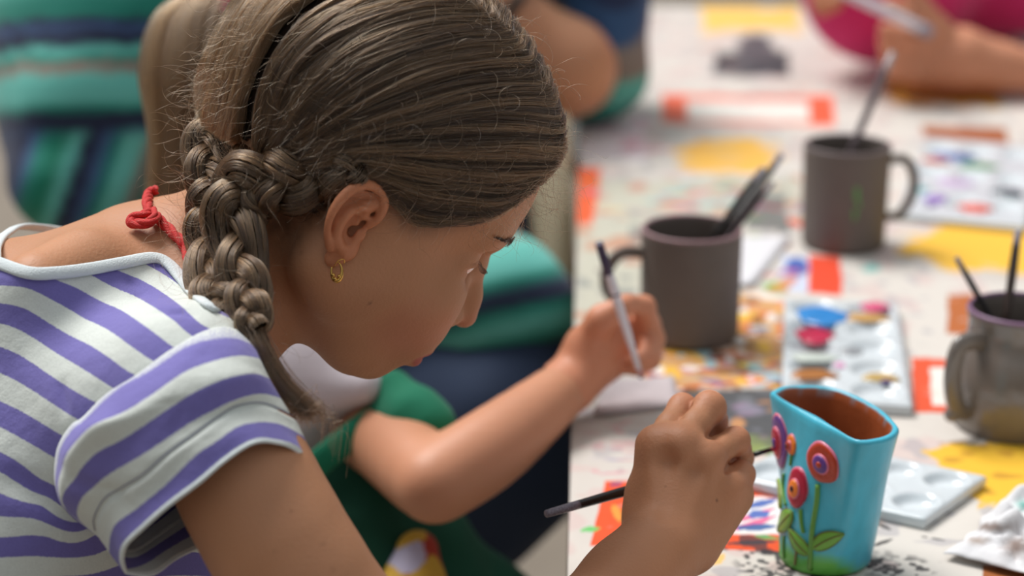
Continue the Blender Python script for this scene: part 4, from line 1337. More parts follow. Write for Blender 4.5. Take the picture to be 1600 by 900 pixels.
bvh = BVHTree.FromPolygons([V3(v) for v in VV_], [tuple(f) for f in gv_.f if len(set(f)) > 2])
def on_vase(x, y):
    d = Vector(ray(x, y)).normalized()
    h, n, i, dist = bvh.ray_cast(V3(CAM), d)
    k_ = 0
    while h is None and k_ < 60:
        k_ += 1; d = Vector(ray(x + k_, y)).normalized()
        h, n, i, dist = bvh.ray_cast(V3(CAM), d)
    n = np.array(n)
    if n @ np.array(d) > 0: n = -n
    return np.array(h), n
def relief_disc(name, cx, cy, rx, ry, h, mat, parent, wav=0, base=0.0, seg=28, dome=.35, rot=0.0):
    """raised disc that follows the wall: rim points are dropped on the wall one by one"""
    c, n = on_vase(cx, cy)
    up = np.array([0, 0, 1.0]); side = np.cross(up, n); side /= np.linalg.norm(side); up2 = np.cross(n, side)
    g = Geo(); rings = []
    def wallpt(dx, dz, o):
        p = c + side * dx + up2 * dz
        hh, nn, _, _ = bvh.find_nearest(V3(p)); nn = np.array(nn)
        if nn @ n < 0: nn = -nn
        return np.array(hh) + nn * o
    for k, o in ((1.0, -.0004), (1.02, h * .5), (.95, h * .95), (.80, h * 1.05), (.5, h * (1 + dome * .6)), (.2, h * (1 + dome)), (.001, h * (1 + dome))):
        row = []
        for a in np.linspace(0, 2 * PI, seg, endpoint=False):
            q = k * (1 + wav * math.sin(a * 5 + cx))
            row.append(wallpt(rx * q * math.cos(a), ry * q * math.sin(a), base + o))
        rings.append(row)
    g.grid(rings, close_v=True)
    return g.build(name, mat, parent)
def pm(name, c, r=.35): return mat_plain(name, srgb(*c), rough=r, var=.14, vscale=260, bump=.3, bscale=500)
M_or, M_pur, M_crim, M_orange, M_pink = pm('russet', (176, 62, 38)), pm('violet', (98, 62, 138)), pm('crimson', (168, 28, 58)), pm('orange_glaze', (232, 128, 48)), pm('pink_glaze', (216, 116, 140))
M_leaf, M_stem, M_dark, M_brown = pm('leaf_green', (112, 168, 62)), pm('stem_green', (92, 146, 58)), pm('plum', (70, 26, 40)), pm('olive_brown', (110, 92, 48))
def flower(cx, cy, rx, ry, m1, m2, m3, edge, k2=.45, k3=.16, h=.0018):
    c, _ = on_vase(cx, cy)
    b = relief_disc('flower', cx, cy, rx, ry, h, m1, vase, wav=.02, dome=.1)
    e = relief_disc('petal_edge', cx - .5, cy - 1, rx * 1.05, ry * 1.04, h * .72, edge, b, wav=.02, dome=-.6)
    relief_disc('ring', cx - 1, cy + 1, rx * (k2 + .07), ry * (k2 + .07), .0010, edge, b, base=h * 1.05)
    relief_disc('centre', cx - 1, cy + 1, rx * k2, ry * k2, .0016, m2, b, base=h * 1.1)
    relief_disc('dot', cx - 1, cy + 1, rx * k3, ry * k3, .0012, m3, b, base=h * 1.1 + .0014, seg=12)
flower(1287, 723, .0128, .0124, M_or, M_pur, M_or, M_pink)
flower(1246, 762, .0094, .0125, M_crim, M_orange, M_dark, M_pink)
flower(1238, 695, .0052, .0064, M_orange, M_or, M_dark, M_pink, .5, .2, .0016)
flower(1219, 690, .0120, .0175, M_pur, M_crim, M_pur, M_pink, .55, .2, .0016)
def stem(pts, r, mat, name='stem', up=.0006, n=22):
    P_ = []
    for x, y in pts:
        h, nn = on_vase(x, y); P_.append(h + nn * up)
    c = catmull(P_, n)
    g = Geo(); g.tube(c, np.full(n, r), 8)
    return g.build(name, mat, vase)
stem([(1279, 757), (1277, 785), (1271, 820), (1268, 850), (1266, 890)], .0017, M_stem)
stem([(1252, 796), (1253, 815), (1256, 832)], .0013, M_stem)
stem([(1238, 711), (1236, 727)], .0010, M_stem)
stem([(1226, 838), (1225, 858), (1226, 872)], .0009, M_stem)
stem([(1246, 855), (1244, 870), (1243, 882)], .0008, M_brown)
stem([(1226, 740), (1225, 760), (1229, 790)], .0011, M_stem)
def leaf(x0, y0, x1, y1, w, mat, bend=0.0):
    """pointed raised leaf with a midrib"""
    n = 14; A, _ = on_vase(x0, y0); B, _ = on_vase(x1, y1)
    ax = B - A; L = np.linalg.norm(ax); ax /= L
    _, nn = on_vase((x0 + x1) / 2, (y0 + y1) / 2)
    sd = np.cross(nn, ax); sd /= np.linalg.norm(sd)
    rings = []
    for t in np.linspace(0, 1, n):
        wd = w * math.sin(PI * t ** .8) ** .8 + .0002
        row = []
        for s, o in ((-1, -.0005), (-1, .0012), (-.6, .0020), (0, .0015), (.6, .0020), (1, .0012), (1, -.0005)):
            p = A + ax * L * t + sd * (wd * s + bend * math.sin(PI * t))
            h, n2, _, _ = bvh.find_nearest(V3(p)); n2 = np.array(n2)
            if n2 @ nn < 0: n2 = -n2
            row.append(np.array(h) + n2 * o)
        rings.append(row)
    g = Geo(); g.grid(rings); o = g.build('leaf', mat, vase)
    mid = [rings[i][3] + nn * .0003 for i in range(1, n - 1)]
    g = Geo(); g.tube(mid, .0004, 6); g.build('midrib', M_brown, o)
    el = [r[1] for r in rings]; er = [r[5] for r in rings]
    g = Geo(); g.tube(el, .00035, 5); g.tube(er, .00035, 5); g.build('leaf_edge', M_brown, o)
leaf(1270, 856, 1319, 833, .0052, M_leaf, .001)
leaf(1266, 866, 1235, 825, .0050, M_leaf, .001)
leaf(1240, 800, 1214, 830, .0060, M_leaf, 0)
leaf(1222, 795, 1214, 748, .0038, pm('lime', (168, 200, 84)), 0)

# ---- paintbrushes
black_m = mat_plain('brush_black', srgb(26, 22, 22), rough=.3, var=.2, bump=.1)
ferrule_m = mat_plain('ferrule', srgb(170, 170, 172), rough=.3, metal=.9, var=.2)
white_m2 = mat_plain('brush_white', srgb(222, 222, 232), rough=.35, var=.05)
bristle_m = mat_plain('bristle', srgb(60, 40, 30), rough=.7, var=.3, vscale=900)
def brush(tail, tip, label, hm, r=.0024, bm=None, worn=True, group=None, lf=.10, fm=None, lb=.055, wornc=None):
    tail = np.asarray(tail, float); tip = np.asarray(tip, float)
    e = empty('paintbrush', (tail + tip) / 2, label, 'paintbrush', group)
    t = np.array([0, .01, .05, .3, .6, 1 - lf - lb]); rr = np.array([.55, .8, .9, 1.15, 1.0, .62]) * r
    g = Geo(); g.tube(lerp(tail, tip, t[:, None]), rr, 12); g.build('handle', hm, e)
    t = np.array([1 - lf - lb - .002, 1 - lb * .95]); g = Geo(); g.tube(lerp(tail, tip, t[:, None]), [r * .68, r * .55], 12); g.build('ferrule', fm or ferrule_m, e)
    t = np.array([1 - lb, 1 - lb * .6, 1 - lb * .25, 1]); g = Geo(); g.tube(lerp(tail, tip, t[:, None]), [r * .5, r * .62, r * .42, r * .05], 10); g.build('bristles', bm or bristle_m, e)
    if worn:
        t = np.array([-.001, .002, .10, .13]); g = Geo(); g.tube(lerp(tail, tip, t[:, None]), [r * .58, r * .86, r * .97, r * .99], 12); g.build('worn_end', wornc or mat_plain('chipped_paint', srgb(120, 112, 122), rough=.5, var=.75, vscale=700), e)
    return e
tipw, _ = on_vase(1206, 700)
brush(P(853, 803, 1.185), tipw, 'thin black paintbrush in the hand of the striped girl', black_m, r=.0027, bm=mat_plain('red_bristle', srgb(130, 30, 40), rough=.5), lf=.07, fm=black_m, lb=.035)

# ---- mugs
mug_m = mat_plain('raw_clay', srgb(104, 94, 88), rough=.6, var=.12, vscale=60, bump=.3, bscale=120)
mug_in = mat_plain('paint_water', srgb(52, 44, 40), rough=.15, var=.2)
def mug(cx, front_y, r, top_y, label, profile, handle, group=None, mat=mug_m, rimc=None):
    fr = on_z(cx, front_y)
    c = np.array([fr[0], fr[1] + r, TABLE_Z])
    # height that puts the rim's centre on its row in the picture
    hh = np.linspace(.05, .15, 400); rows = np.array([to_px(c + [0, 0, h])[1] for h in hh])
    h = hh[np.argmin(np.abs(rows - top_y))]
    e = empty('mug', c, label, 'mug', group)
    out = [(1e-4, .0012), (r * .80, .0010), (r * .90, .0002), (r * profile(0) * .985, .0025)]
    out += [(r * profile(t), h * t) for t in np.linspace(.06, .97, 14)]
    rt = r * profile(1)
    out += [(rt - .0003, h * .992), (rt - .0013, h), (rt - .0028, h * .997), (rt - .0036, h * .985)]
    inn = [(r * profile(t) - .0036, h * t) for t in np.linspace(.93, .08, 10)] + [(1e-4, .006)]
    g = Geo(); g.lathe(out + inn, c, 56); g.build('mug_body', mat, e)
    if rimc:
        g = Geo(); a = np.linspace(0, 2 * PI, 57); g.tube([(c[0] + (rt - .0018) * math.cos(t), c[1] + (rt - .0018) * math.sin(t), c[2] + h - .0006) for t in a], .0019, 8, caps=False); g.build('rim', rimc, e)
    g = Geo(); g.lathe([(1e-4, h * .62), (r * profile(.62) - .0038, h * .62)], c, 40); g.build('water', mug_in, e)
    ang, z0, z1, reach, th = handle
    d = np.array([math.cos(ang), math.sin(ang), 0])
    pts = [c + d * (r * profile(z1) - .003) + [0, 0, h * z1], c + d * (r + reach * .6) + [0, 0, h * (z1 + .015)], c + d * (r + reach) + [0, 0, h * (z1 * .72 + z0 * .28)], c + d * (r + reach * .92) + [0, 0, h * (z1 * .35 + z0 * .65)], c + d * (r + reach * .45) + [0, 0, h * (z0 + .02)], c + d * (r * profile(z0) - .003) + [0, 0, h * z0]]
    g = Geo(); g.tube(catmull(pts, 26), th, 12, flat=.62, up=[-d[1], d[0], 0.01]); g.build('handle', mat, e)
    return c, h
streak = mat_plain('green_paint', srgb(90, 150, 80), rough=.5)
cy_ = lambda t: .985 + .015 * t
m1, h1 = mug(1083, 551, .0413, 357, 'grey-brown clay mug holding black brushes, handle at its left', cy_, (math.radians(192), .28, .80, .030, .0052), 'clay mugs of paint water', rimc=mat_plain('rim_wash', srgb(150, 118, 122), rough=.5, var=.3, vscale=200))
m2, h2 = mug(1327, 402, .0408, 226, 'grey-brown clay mug farther back with green dabs, handle at its right', lambda t: .96 + .05 * t, (math.radians(-8), .30, .86, .022, .0045), 'clay mugs of paint water', rimc=mat_plain('rim_wash_grey', srgb(118, 104, 104), rough=.5, var=.3, vscale=200))
dark_glaze = mat_plain('tarnished_glaze', srgb(118, 110, 104), rough=.16, var=.25, vscale=50, bump=.3, bscale=60, spec=.7)
m3, h3 = mug(1605, 700, .0475, 482, 'glossy dark round-bellied mug with a purple rim at the table right side', lambda t: .80 + .20 * math.sin(PI * min(1, t * 1.15 + .12)) ** .7 + (.04 if t > .92 else 0) - .03 * t, (math.radians(212), .22, .80, .016, .0075), mat=dark_glaze, rimc=mat_plain('purple_rim', srgb(128, 96, 124), rough=.35))
for z, dx, s in ((.62, .10, .0035), (.52, .16, .0022), (.42, .08, .0028)):
    a = -PI / 2 + dx
    g = Geo(); g.lathe([(1e-4, .0008), (s * .7, .0005), (s, 0)], (0, 0, 0), 10)
    vv = g.V(); w = np.stack([m2[0] + math.sin(dx) * .0405 + vv[:, 0] * .7, m2[1] - math.cos(dx) * .0407 - vv[:, 2], m2[2] + h2 * z + vv[:, 1] * 2.2], 1)
    o = mesh_obj('paint_dab', w, g.f, streak, bpy.data.objects['mug.001'])
g = Geo(); kb = m3 + np.array([math.cos(math.radians(212)) * .061, math.sin(math.radians(212)) * .061, h3 * .22])
g.lathe([(1e-4, .004), (.003, .0034), (.0055, .001), (.006, -.002), (1e-4, -.005)], (0, 0, 0), 20)
vv = g.V(); dd_ = -CY; s1 = CX; s2 = CZ
mesh_obj('thumb_button', kb + vv[:, :1] * s1 + vv[:, 1:2] * s2 + vv[:, 2:3] * dd_, g.f, dark_glaze, bpy.data.objects['mug.002'])
def in_mug(px0, py0, px1, py1, c, h, lean, label, hm=black_m, r=.0026, down=.5, **kw):
    """brush standing in a mug: upper end at (px0,py0), crossing the rim row at (px1,py1)"""
    B = on_z(px1, py1, c[2] + h)
    ks = np.linspace(-.06, .10, 200); best = None
    # choose the upper end on its sight line at a plausible slope
    d0 = (B - CAM) @ CY + lean
    A = P(px0, py0, d0)
    lo_ = B + (B - A) / np.linalg.norm(B - A) * (h * down)
    return brush(A, lo_, label, hm, r, **kw)
in_mug(1193, 262, 1128, 352, m1, h1, .000, 'black paintbrush in the left clay mug, shorter one leaning left of its neighbour', r=.0030, group='paintbrushes in the left clay mug')
in_mug(1221, 242, 1145, 350, m1, h1, .02, 'black paintbrush in the left clay mug, the tallest reaching farthest right', r=.0032, group='paintbrushes in the left clay mug')
in_mug(1208, 285, 1150, 356, m1, h1, -.01, 'worn paintbrush with pale flecks low between the black brushes in the left clay mug', hm=mat_plain('flecked', srgb(70, 60, 62), rough=.4, var=.9, vscale=260), r=.0026, group='paintbrushes in the left clay mug')
in_mug(1395, 82, 1334, 226, m2, h2, .01, 'lone paintbrush standing in the clay mug with green dabs', hm=mat_plain('brush_grey', srgb(104, 92, 96), rough=.35, var=.3, vscale=90), r=.0036, wornc=mat_plain('pale_end', srgb(176, 168, 172), rough=.4))
in_mug(1494, 402, 1534, 472, m3, h3, 0, 'short black brush leaning left in the glossy round-bellied mug', r=.0022)
in_mug(1591, 360, 1576, 470, m3, h3, .01, 'dark brush standing nearly upright in the glossy round-bellied mug', hm=mat_plain('brush_brown', srgb(52, 38, 32), rough=.35, var=.3), r=.0030)

# ---- palettes with wells
ceramic_m = mat_plain('white_glaze', srgb(206, 212, 216), rough=.18, var=.03, bump=.04, bscale=60, spec=.6)
def palette(corners, thick, nu, nv, label, blobs, wr=.43, mat=ceramic_m):
    """corners (back-left, back-right, front-right, front-left) as seen on its top face"""
    zt = TABLE_Z + thick
    K = np.array([on_z(x, y, zt) for x, y in corners])
    # square it up: average the opposite sides
    c = K.mean(0); U = ((K[1] - K[0]) + (K[2] - K[3])) / 2; W = ((K[3] - K[0]) + (K[2] - K[1])) / 2
    Lu, Lw = np.linalg.norm(U), np.linalg.norm(W); U /= Lu; W /= Lw
    e = empty('palette', (c[0], c[1], TABLE_Z), label, 'palette')
    n1, n2 = nu * 22, nv * 22
    uu = np.linspace(-.5, .5, n1 + 1); ww = np.linspace(-.5, .5, n2 + 1)
    X, Y = np.meshgrid(uu, ww, indexing='ij')
    z = np.full(X.shape, thick)
    cu = (X + .5) * nu % 1 - .5; cw = (Y + .5) * nv % 1 - .5
    du, dw = cu * Lu / nu, cw * Lw / nv
    rad = min(Lu / nu, Lw / nv) * wr
    if Lw / nv > Lu / nu * 1.3: dist = np.sqrt(du ** 2 + (dw * .62) ** 2)
    elif Lu / nu > Lw / nv * 1.3: dist = np.sqrt((du * .62) ** 2 + dw ** 2)
    else: dist = np.sqrt(du ** 2 + dw ** 2)
    well = np.clip((1 - dist / rad) * 2.2, 0, 1)
    z = z - thick * .66 * (1 - (1 - well) ** 2)
    z += .0007 * np.exp(-((dist - rad * 1.08) / (rad * .10)) ** 2)
    ed = np.minimum(np.minimum(.5 - np.abs(X), .5) * Lu, (.5 - np.abs(Y)) * Lw)
    z -= .0012 * np.clip(1 - ed / .002, 0, 1) ** 2
    base = np.array([c[0], c[1], TABLE_Z])
    G = base + X[..., None] * Lu * U + Y[..., None] * Lw * W + np.stack([0 * z, 0 * z, z], -1)
    g = Geo(); g.grid(G)
    per = [(i, 0) for i in range(n1 + 1)] + [(n1, j) for j in range(1, n2 + 1)] + [(i, n2) for i in range(n1 - 1, -1, -1)] + [(0, j) for j in range(n2 - 1, 0, -1)]
    side = []
    for i, j in per:
        p = G[i, j]; o = p - c; o[2] = 0; o /= np.linalg.norm(o) + 1e-9
        side.append([p, p + o * .0008 - [0, 0, .0015], [p[0] + o[0] * .0006, p[1] + o[1] * .0006, TABLE_Z + .0015], [p[0] - o[0] * .001, p[1] - o[1] * .001, TABLE_Z + .0003]])
    g.grid(side, close_u=True)
    g.build('tray', mat, e)
    for (px, py, rx, ry, col) in blobs:
        q = on_z(px, py, zt - thick * .3)
        sc = ((q - CAM) @ CY) / FPX
        gg = Geo(); rows_b = []
        for k, hz in ((1, 0), (.97, .0010), (.75, .0018), (.4, .0016), (.01, .0019)):
            rows_b.append([q + U * rx * sc * k * math.cos(a) * (1 + .16 * math.sin(3 * a + px)) + W * ry * sc / .36 * k * math.sin(a) * (1 + .16 * math.cos(2 * a + py)) + np.array([0, 0, thick * .3 + .0003 + hz]) for a in np.linspace(0, 2 * PI, 30, endpoint=False)])
        gg.grid(rows_b, close_v=True); ok = gg.V()
        gg.build('paint_dab', mat_plain('wet_paint', srgb(*col), rough=.2, var=.25, vscale=120, spec=.6), e)
    return e
palette([(1262, 692), (1418, 690), (1545, 742), (1441, 809), (1178, 757)][1:2] and [(1166, 712), (1395, 694), (1440, 809), (1180, 757)] and [(1245, 682), (1545, 742), (1440, 809), (1150, 742)], .009, 4, 2,
        'clean white ceramic palette with round wells beside the turquoise vase', [(1195, 712, 9, 4, (150, 170, 120))])
palette([(1226, 465), (1402, 474), (1425, 632), (1222, 622)], .010, 2, 5,
        'white palette with blue, red and ochre paint behind the turquoise vase',
        [(1284, 500, 42, 15, (46, 134, 206)), (1272, 531, 30, 12, (206, 30, 78)), (1352, 503, 34, 8, (206, 160, 96)), (1366, 486, 22, 8, (214, 90, 128)), (1270, 592, 36, 9, (168, 106, 48)), (1376, 597, 28, 8, (190, 160, 96)), (1272, 566, 36, 8, (196, 204, 196)), (1312, 578, 9, 4, (226, 160, 200)), (1330, 556, 20, 5, (150, 152, 156)), (1384, 604, 10, 3, (80, 60, 120))], wr=.42)
palette([(1432, 214), (1640, 226), (1585, 356), (1418, 330)], .008, 3, 3,
        'white palette smeared with blue, green and violet paint at the far right',
        [(1498, 250, 26, 9, (40, 92, 160)), (1530, 264, 30, 6, (80, 150, 84)), (1460, 256, 22, 6, (196, 90, 50)), (1576, 306, 26, 9, (22, 66, 74)), (1524, 330, 28, 8, (222, 90, 66)), (1462, 316, 18, 9, (150, 120, 196)), (1492, 290, 30, 8, (206, 180, 216)), (1436, 300, 14, 6, (120, 190, 196)), (1470, 246, 12, 6, (120, 130, 190))], wr=.42)

# ---- papers and tissue
paper_m = mat_plain('paper', srgb(214, 212, 216), rough=.8, var=.02, bump=.05)
def sheet_of_paper(px4, label, curl=.002):
    K = [on_z(x, y, TABLE_Z + .0012) for x, y in px4]
    n = 10; G = []
    for u in np.linspace(0, 1, n):
        row = []
        for v in np.linspace(0, 1, n):
            p = lerp(lerp(K[0], K[1], u), lerp(K[3], K[2], u), v); p = p + [0, 0, .0006 + curl * (abs(u - .5) * 2) ** 3 * (abs(v - .5) * 2)]
            row.append(p)
        G.append(row)
    g = Geo(); g.grid(G); o = g.build('paper_sheet', paper_m)
    m = o.modifiers.new('thick', 'SOLIDIFY'); m.thickness = .0004
    return tag(o, label, 'paper')
sheet_of_paper([(1080, 372), (1236, 372), (1176, 448), (1020, 448)], 'blank white sheet sticking out behind the left clay mug')
sm = sheet_of_paper([(946, 596), (1052, 590), (1062, 634), (926, 652)], 'small smudged white paper under the brush tip of the green-clad child')
sm.data.materials[0] = mat_plain('smudged_paper', srgb(196, 184, 186), rough=.8, var=.22, vscale=45)
tis = []
n = 56
for i in range(n):
    row = []
    for j in range(n):
        u, v = i / (n - 1), j / (n - 1)
        # corners of the crumpled sheet
        a = lerp(lerp(np.array([1592, 770.]), np.array([1760, 800.]), u), lerp(np.array([1478, 868.]), np.array([1640, 905.]), u), v)
        w = on_z(a[0], a[1], TABLE_Z + .004)
        e_ = min(u, v, 1 - u, 1 - v)
        x = np.array([w]); hz = .010 * abs(vnoise(x, 34, 71)[0]) + .010 * abs(vnoise(x, 70, 72)[0]) + .003 * vnoise(x, 160, 73)[0]
        w = w + np.array([vnoise(x, 60, 74)[0] * .004, vnoise(x, 60, 75)[0] * .004, hz * min(1, e_ * 6 + .15) + .006 * (1 - abs(2 * u - .7)) * min(1, e_ * 5)])
        w[2] = max(w[2], TABLE_Z + .0015)
        row.append(w)
    tis.append(row)
g = Geo(); g.grid(tis); tvv = g.V()
tp = to_px(tvv)
tc_ = np.tile(np.array(srgb(218, 216, 218)), (len(tvv), 1))
for cx_, cy__, rx_, ry_, cc in ((1555, 824, 32, 8, (120, 96, 84)), (1590, 856, 26, 16, (110, 84, 70)), (1528, 846, 18, 6, (150, 130, 116)), (1600, 790, 14, 10, (90, 160, 150))):
    m = np.clip(1.3 - np.sqrt(((tp[0] - cx_) / rx_) ** 2 + ((tp[1] - cy__) / ry_) ** 2) + .4 * vnoise(tvv, 300, 77), 0, 1)[:, None] * .85
    tc_ = tc_ * (1 - m) + np.array(srgb(*cc)) * m
to = g.build('tissue', mat_attr('tissue', rough=.95, bump=.3, bscale=500), attrs={'col': tc_})
md = to.modifiers.new('thick', 'SOLIDIFY'); md.thickness = .0006
tag(to, 'crumpled white tissue with brown paint stains at the table corner', 'tissue')
# ================================================================ the others at the table
def sdf_obj(name, lo_hi, vox, prims, mat, parent, it=2, attrs=None, wrinkle=0.0, wf=14, sub=()):
    pts = np.array(lo_hi); v = Vol(pts.min(0), pts.max(0), vox)
    for p in prims:
        if p[0] == 'c': v.cone(*p[1:5], *(p[5:] or (.02,)))
        elif p[0] == 'e': v.ell(*p[1:3], *(p[3:] or (.02,)))
        elif p[0] == 'h': v.chain(p[1], p[2], p[3], 'add', p[4] if len(p) > 4 else 0)
    for p in sub: v.cone(*p, 'sub')
    V, F = v.mesh(); V = smooth_mesh(V, F, it)
    if wrinkle:
        w = vnoise(V * [1, 1, 1.0], wf, 81) + .5 * vnoise(V, wf * 2.3, 82)
        V = V + (V - V.mean(0)) / np.linalg.norm(V - V.mean(0), axis=1)[:, None] * (w * wrinkle)[:, None]
    at = {k: f(V) for k, f in (attrs or {}).items()}
    return mesh_obj(name, V, F, mat, parent, attrs=at), v

def skin_like(a, b):
    return lambda V: np.array(srgb(*a)) * (1 + .08 * vnoise(V, 20, 90))[:, None] * (1 - .0 * V[:, :1])
skin2 = mat_attr('skin_child', rough=.5, bump=.1, bscale=300, sss=.12, sss_r=(.008, .003, .0015), spec=.4)
def box8(x0, x1, y0, y1, d0, d1): return [P(x, y, d) for x in (x0, x1) for y in (y0, y1) for d in (d0, d1)]

# ---- child in the green dress
kid = empty('person', P(520, 900, 1.6), 'child with a ponytail in a green dress with white collar, painting with a white brush', 'person')
K_SH, K_EL, K_WR = P(582, 668, 1.54), P(680, 757, 1.42), P(890, 600, 1.505)
prims = [('h', [K_SH, lerp(K_SH, K_EL, .5), K_EL], [.027, .0265, .0255], .012, 8),
         ('h', [K_EL, P(775, 694, 1.45), K_WR], [.0255, .0260, .0180], .008, 10),
         ('c', P(480, 560, 1.62), P(520, 430, 1.61), .045, .040, .03),
         ('c', P(460, 660, 1.68), P(450, 820, 1.68), .070, .075, .03), ('c', K_SH, P(500, 655, 1.60), .028, .045, .02),
         ('c', P(520, 430, 1.61), P(545, 300, 1.61), .036, .036, .02)]
sdf_obj('body', box8(300, 950, 60, 960, 1.34, 1.74), .0034, prims, skin2, kid, attrs={'col': skin_like((200, 140, 108), 0)})
HR2 = np.stack([CX, CY, CZ], 1) @ rot_zyx(math.radians(15), math.radians(38), math.radians(10))
HO2 = P(548, 262, 1.61)
H2 = lambda x, y, z: HO2 + HR2 @ np.array([x, y, z])
kc = np.array([H2(x, y, z) for x in (-.12, .12) for y in (-.09, .09) for z in (-.12, .14)])
kv = Vol(kc.min(0), kc.max(0), .0022)
head_prims(kv, H2, HR2)
for s_ in (-1, 1):
    kv.chain([H2(-.004, s_ * .072, .026), H2(-.016, s_ * .078, .020), H2(-.016, s_ * .078, .002), H2(-.006, s_ * .070, -.020)], [.005, .006, .006, .005], .006)
KV, KF = kv.mesh(); KV = smooth_mesh(KV, KF, 1)
mesh_obj('head', KV, KF, skin2, kid, attrs={'col': skin_like((200, 140, 108), 0)(KV)})
for s_ in (-1, 1):
    g = Geo(); g.lathe([(max(.0124 * math.sin(t), 1e-5), .0124 * math.cos(t)) for t in np.linspace(0, PI, 14)], seg=16)
    L_ = g.V()[:, [2, 0, 1]]; gz = L_ / .0124 @ np.array([.9, 0, -.42])
    mesh_obj('eyeball', np.array([H2(.0598 + q[0], s_ * .031 + q[1], .0135 + q[2]) for q in L_]), g.f, mat_attr('eyeball_child', rough=.08, bump=0), kid,
             attrs={'col': np.where(gz[:, None] > .93, srgb(48, 32, 22), srgb(222, 214, 208))})
# her hand, finer: palm, four curled fingers, thumb pinching the brush
kh = [('h', [lerp(K_EL, K_WR, .8), K_WR, P(930, 560, 1.52)], [.0225, .0185, .019], .012),
      ('c', P(925, 560, 1.515), P(985, 540, 1.535), .018, .016, .015), ('c', P(920, 545, 1.51), P(962, 505, 1.52), .016, .012, .012),
      ('h', [P(985, 520, 1.53), P(1012, 508, 1.52), P(1006, 480, 1.505), P(984, 474, 1.495)], [.0105, .0095, .0085, .007], .004),
      ('h', [P(996, 535, 1.535), P(1018, 530, 1.52), P(1014, 560, 1.505), P(994, 566, 1.50)], [.0105, .0095, .0085, .0070], .004),
      ('h', [P(978, 548, 1.54), P(1004, 552, 1.53), P(996, 570, 1.515), P(978, 572, 1.51)], [.0098, .0088, .0078, .0066], .004),
      ('h', [P(916, 535, 1.505), P(940, 500, 1.492), P(972, 478, 1.488)], [.0125, .0098, .0078], .008)]
sdf_obj('hand', box8(850, 1050, 445, 640, 1.46, 1.58), .0014, kh, skin2, kid, attrs={'col': skin_like((206, 138, 106), 0)})
green_m = mat_plain('green_cotton', srgb(0, 116, 84), rough=.85, var=.12, vscale=20, bump=.3, bscale=200, sheen=.1)
white_c = mat_plain('white_cotton', srgb(214, 204, 210), rough=.9, var=.05, vscale=20, bump=.3, bscale=200, sheen=.1)
sdf_obj('white_top', box8(330, 640, 470, 760, 1.40, 1.80), .003,
        [('e', P(462, 588, 1.52), (.040, .030, .040), .02), ('c', P(470, 610, 1.52), P(568, 602, 1.50), .026, .014, .02), ('c', P(440, 640, 1.56), P(450, 700, 1.58), .050, .04, .03)], white_c, kid, wrinkle=.003)
sdf_obj('green_sleeve', box8(520, 760, 530, 740, 1.36, 1.70), .0028,
        [('h', [P(618, 602, 1.50), P(648, 650, 1.485)], [.012, .017], .01), ('c', P(606, 655, 1.50), P(694, 674, 1.475), .0135, .0080, .02), ('c', P(648, 640, 1.485), P(664, 660, 1.48), .020, .020, .01), ('c', P(610, 615, 1.51), P(600, 660, 1.51), .010, .012, .01)], green_m, kid, wrinkle=.002, wf=30)
g = Geo(); g.tube(catmull([P(588, 652, 1.500), P(545, 685, 1.492), P(500, 722, 1.488), P(440, 780, 1.50)], 24), .0105, 12, flat=.35, up=[0, -1, 0.1]); g.build('apron_strap', green_m, kid)
sdf_obj('green_dress', box8(330, 860, 690, 1250, 1.36, 1.85), .004,
        [('c', P(500, 800, 1.62), P(560, 1000, 1.60), .085, .12, .04), ('c', P(540, 920, 1.55), P(640, 900, 1.60), .07, .050, .03), ('c', P(560, 1000, 1.56), P(760, 960, 1.60), .075, .045, .04), ('c', P(540, 775, 1.56), P(620, 850, 1.57), .05, .05, .04)],
        mat_plain('dark_green_cotton', srgb(0, 74, 54), rough=.85, var=.2, vscale=14, bump=.3, bscale=200), kid, wrinkle=.006, wf=16)
pk = [P(652, 868, 1.525), P(640, 900, 1.515)]
bib_col = lambda V: np.where((vnoise(V, 45, 95) > .25)[:, None], srgb(214, 170, 60), np.where((vnoise(V, 38, 96) > .2)[:, None], srgb(176, 60, 44), srgb(196, 190, 214)))
sdf_obj('printed_pocket', box8(560, 740, 800, 990, 1.40, 1.62), .0022, [('h', [P(652, 862, 1.50), P(645, 930, 1.49)], [.016, .030], .01)], mat_attr('printed_patch', rough=.8), kid, attrs={'col': bib_col})
# hair of the green-clad child
rr0 = np.random.default_rng(33)
hair2 = mat_hair('light_brown_hair', srgb(54, 38, 26), srgb(132, 102, 70), .32)
sdf_obj('scalp_hair', box8(330, 700, 0, 420, 1.40, 1.80), .004, [('e', H2(-.016, 0, .050), (.094, .075, .083), .004, 'add', HR2), ('c', H2(-.02, 0, .07), H2(.034, 0, .078), .060, .050, .03), ('c', P(450, 90, 1.59), P(400, 20, 1.57), .03, .018, .03)], cap_m, kid)
hs2 = []
for _ in range(5000):
    a, b = rr0.uniform(-1.5, 1.5), rr0.uniform(-.1, 1)
    hs2.append(catmull([H2(.080 * math.cos(a * .9) * (1 - .3 * b), .070 * math.sin(a), .045 + .085 * b - .03 * abs(a)), H2(.02, .080 * math.sin(a) * (1 - .4 * b), .060 + .075 * b), H2(-.06, .070 * math.sin(a) * (1 - .5 * b), .085 + .035 * b), P(400 + 14 * math.sin(a), 14 - 10 * b, 1.565)], 12))
hair_obj('hair', np.array(hs2), hair2, kid, .00025, np.clip(.35 + .25 * rr0.standard_normal(len(hs2)), 0, 1))
g1 = [P(420, -10, 1.565), P(372, 8, 1.555)]
po = []; rr_ = np.random.default_rng(21)
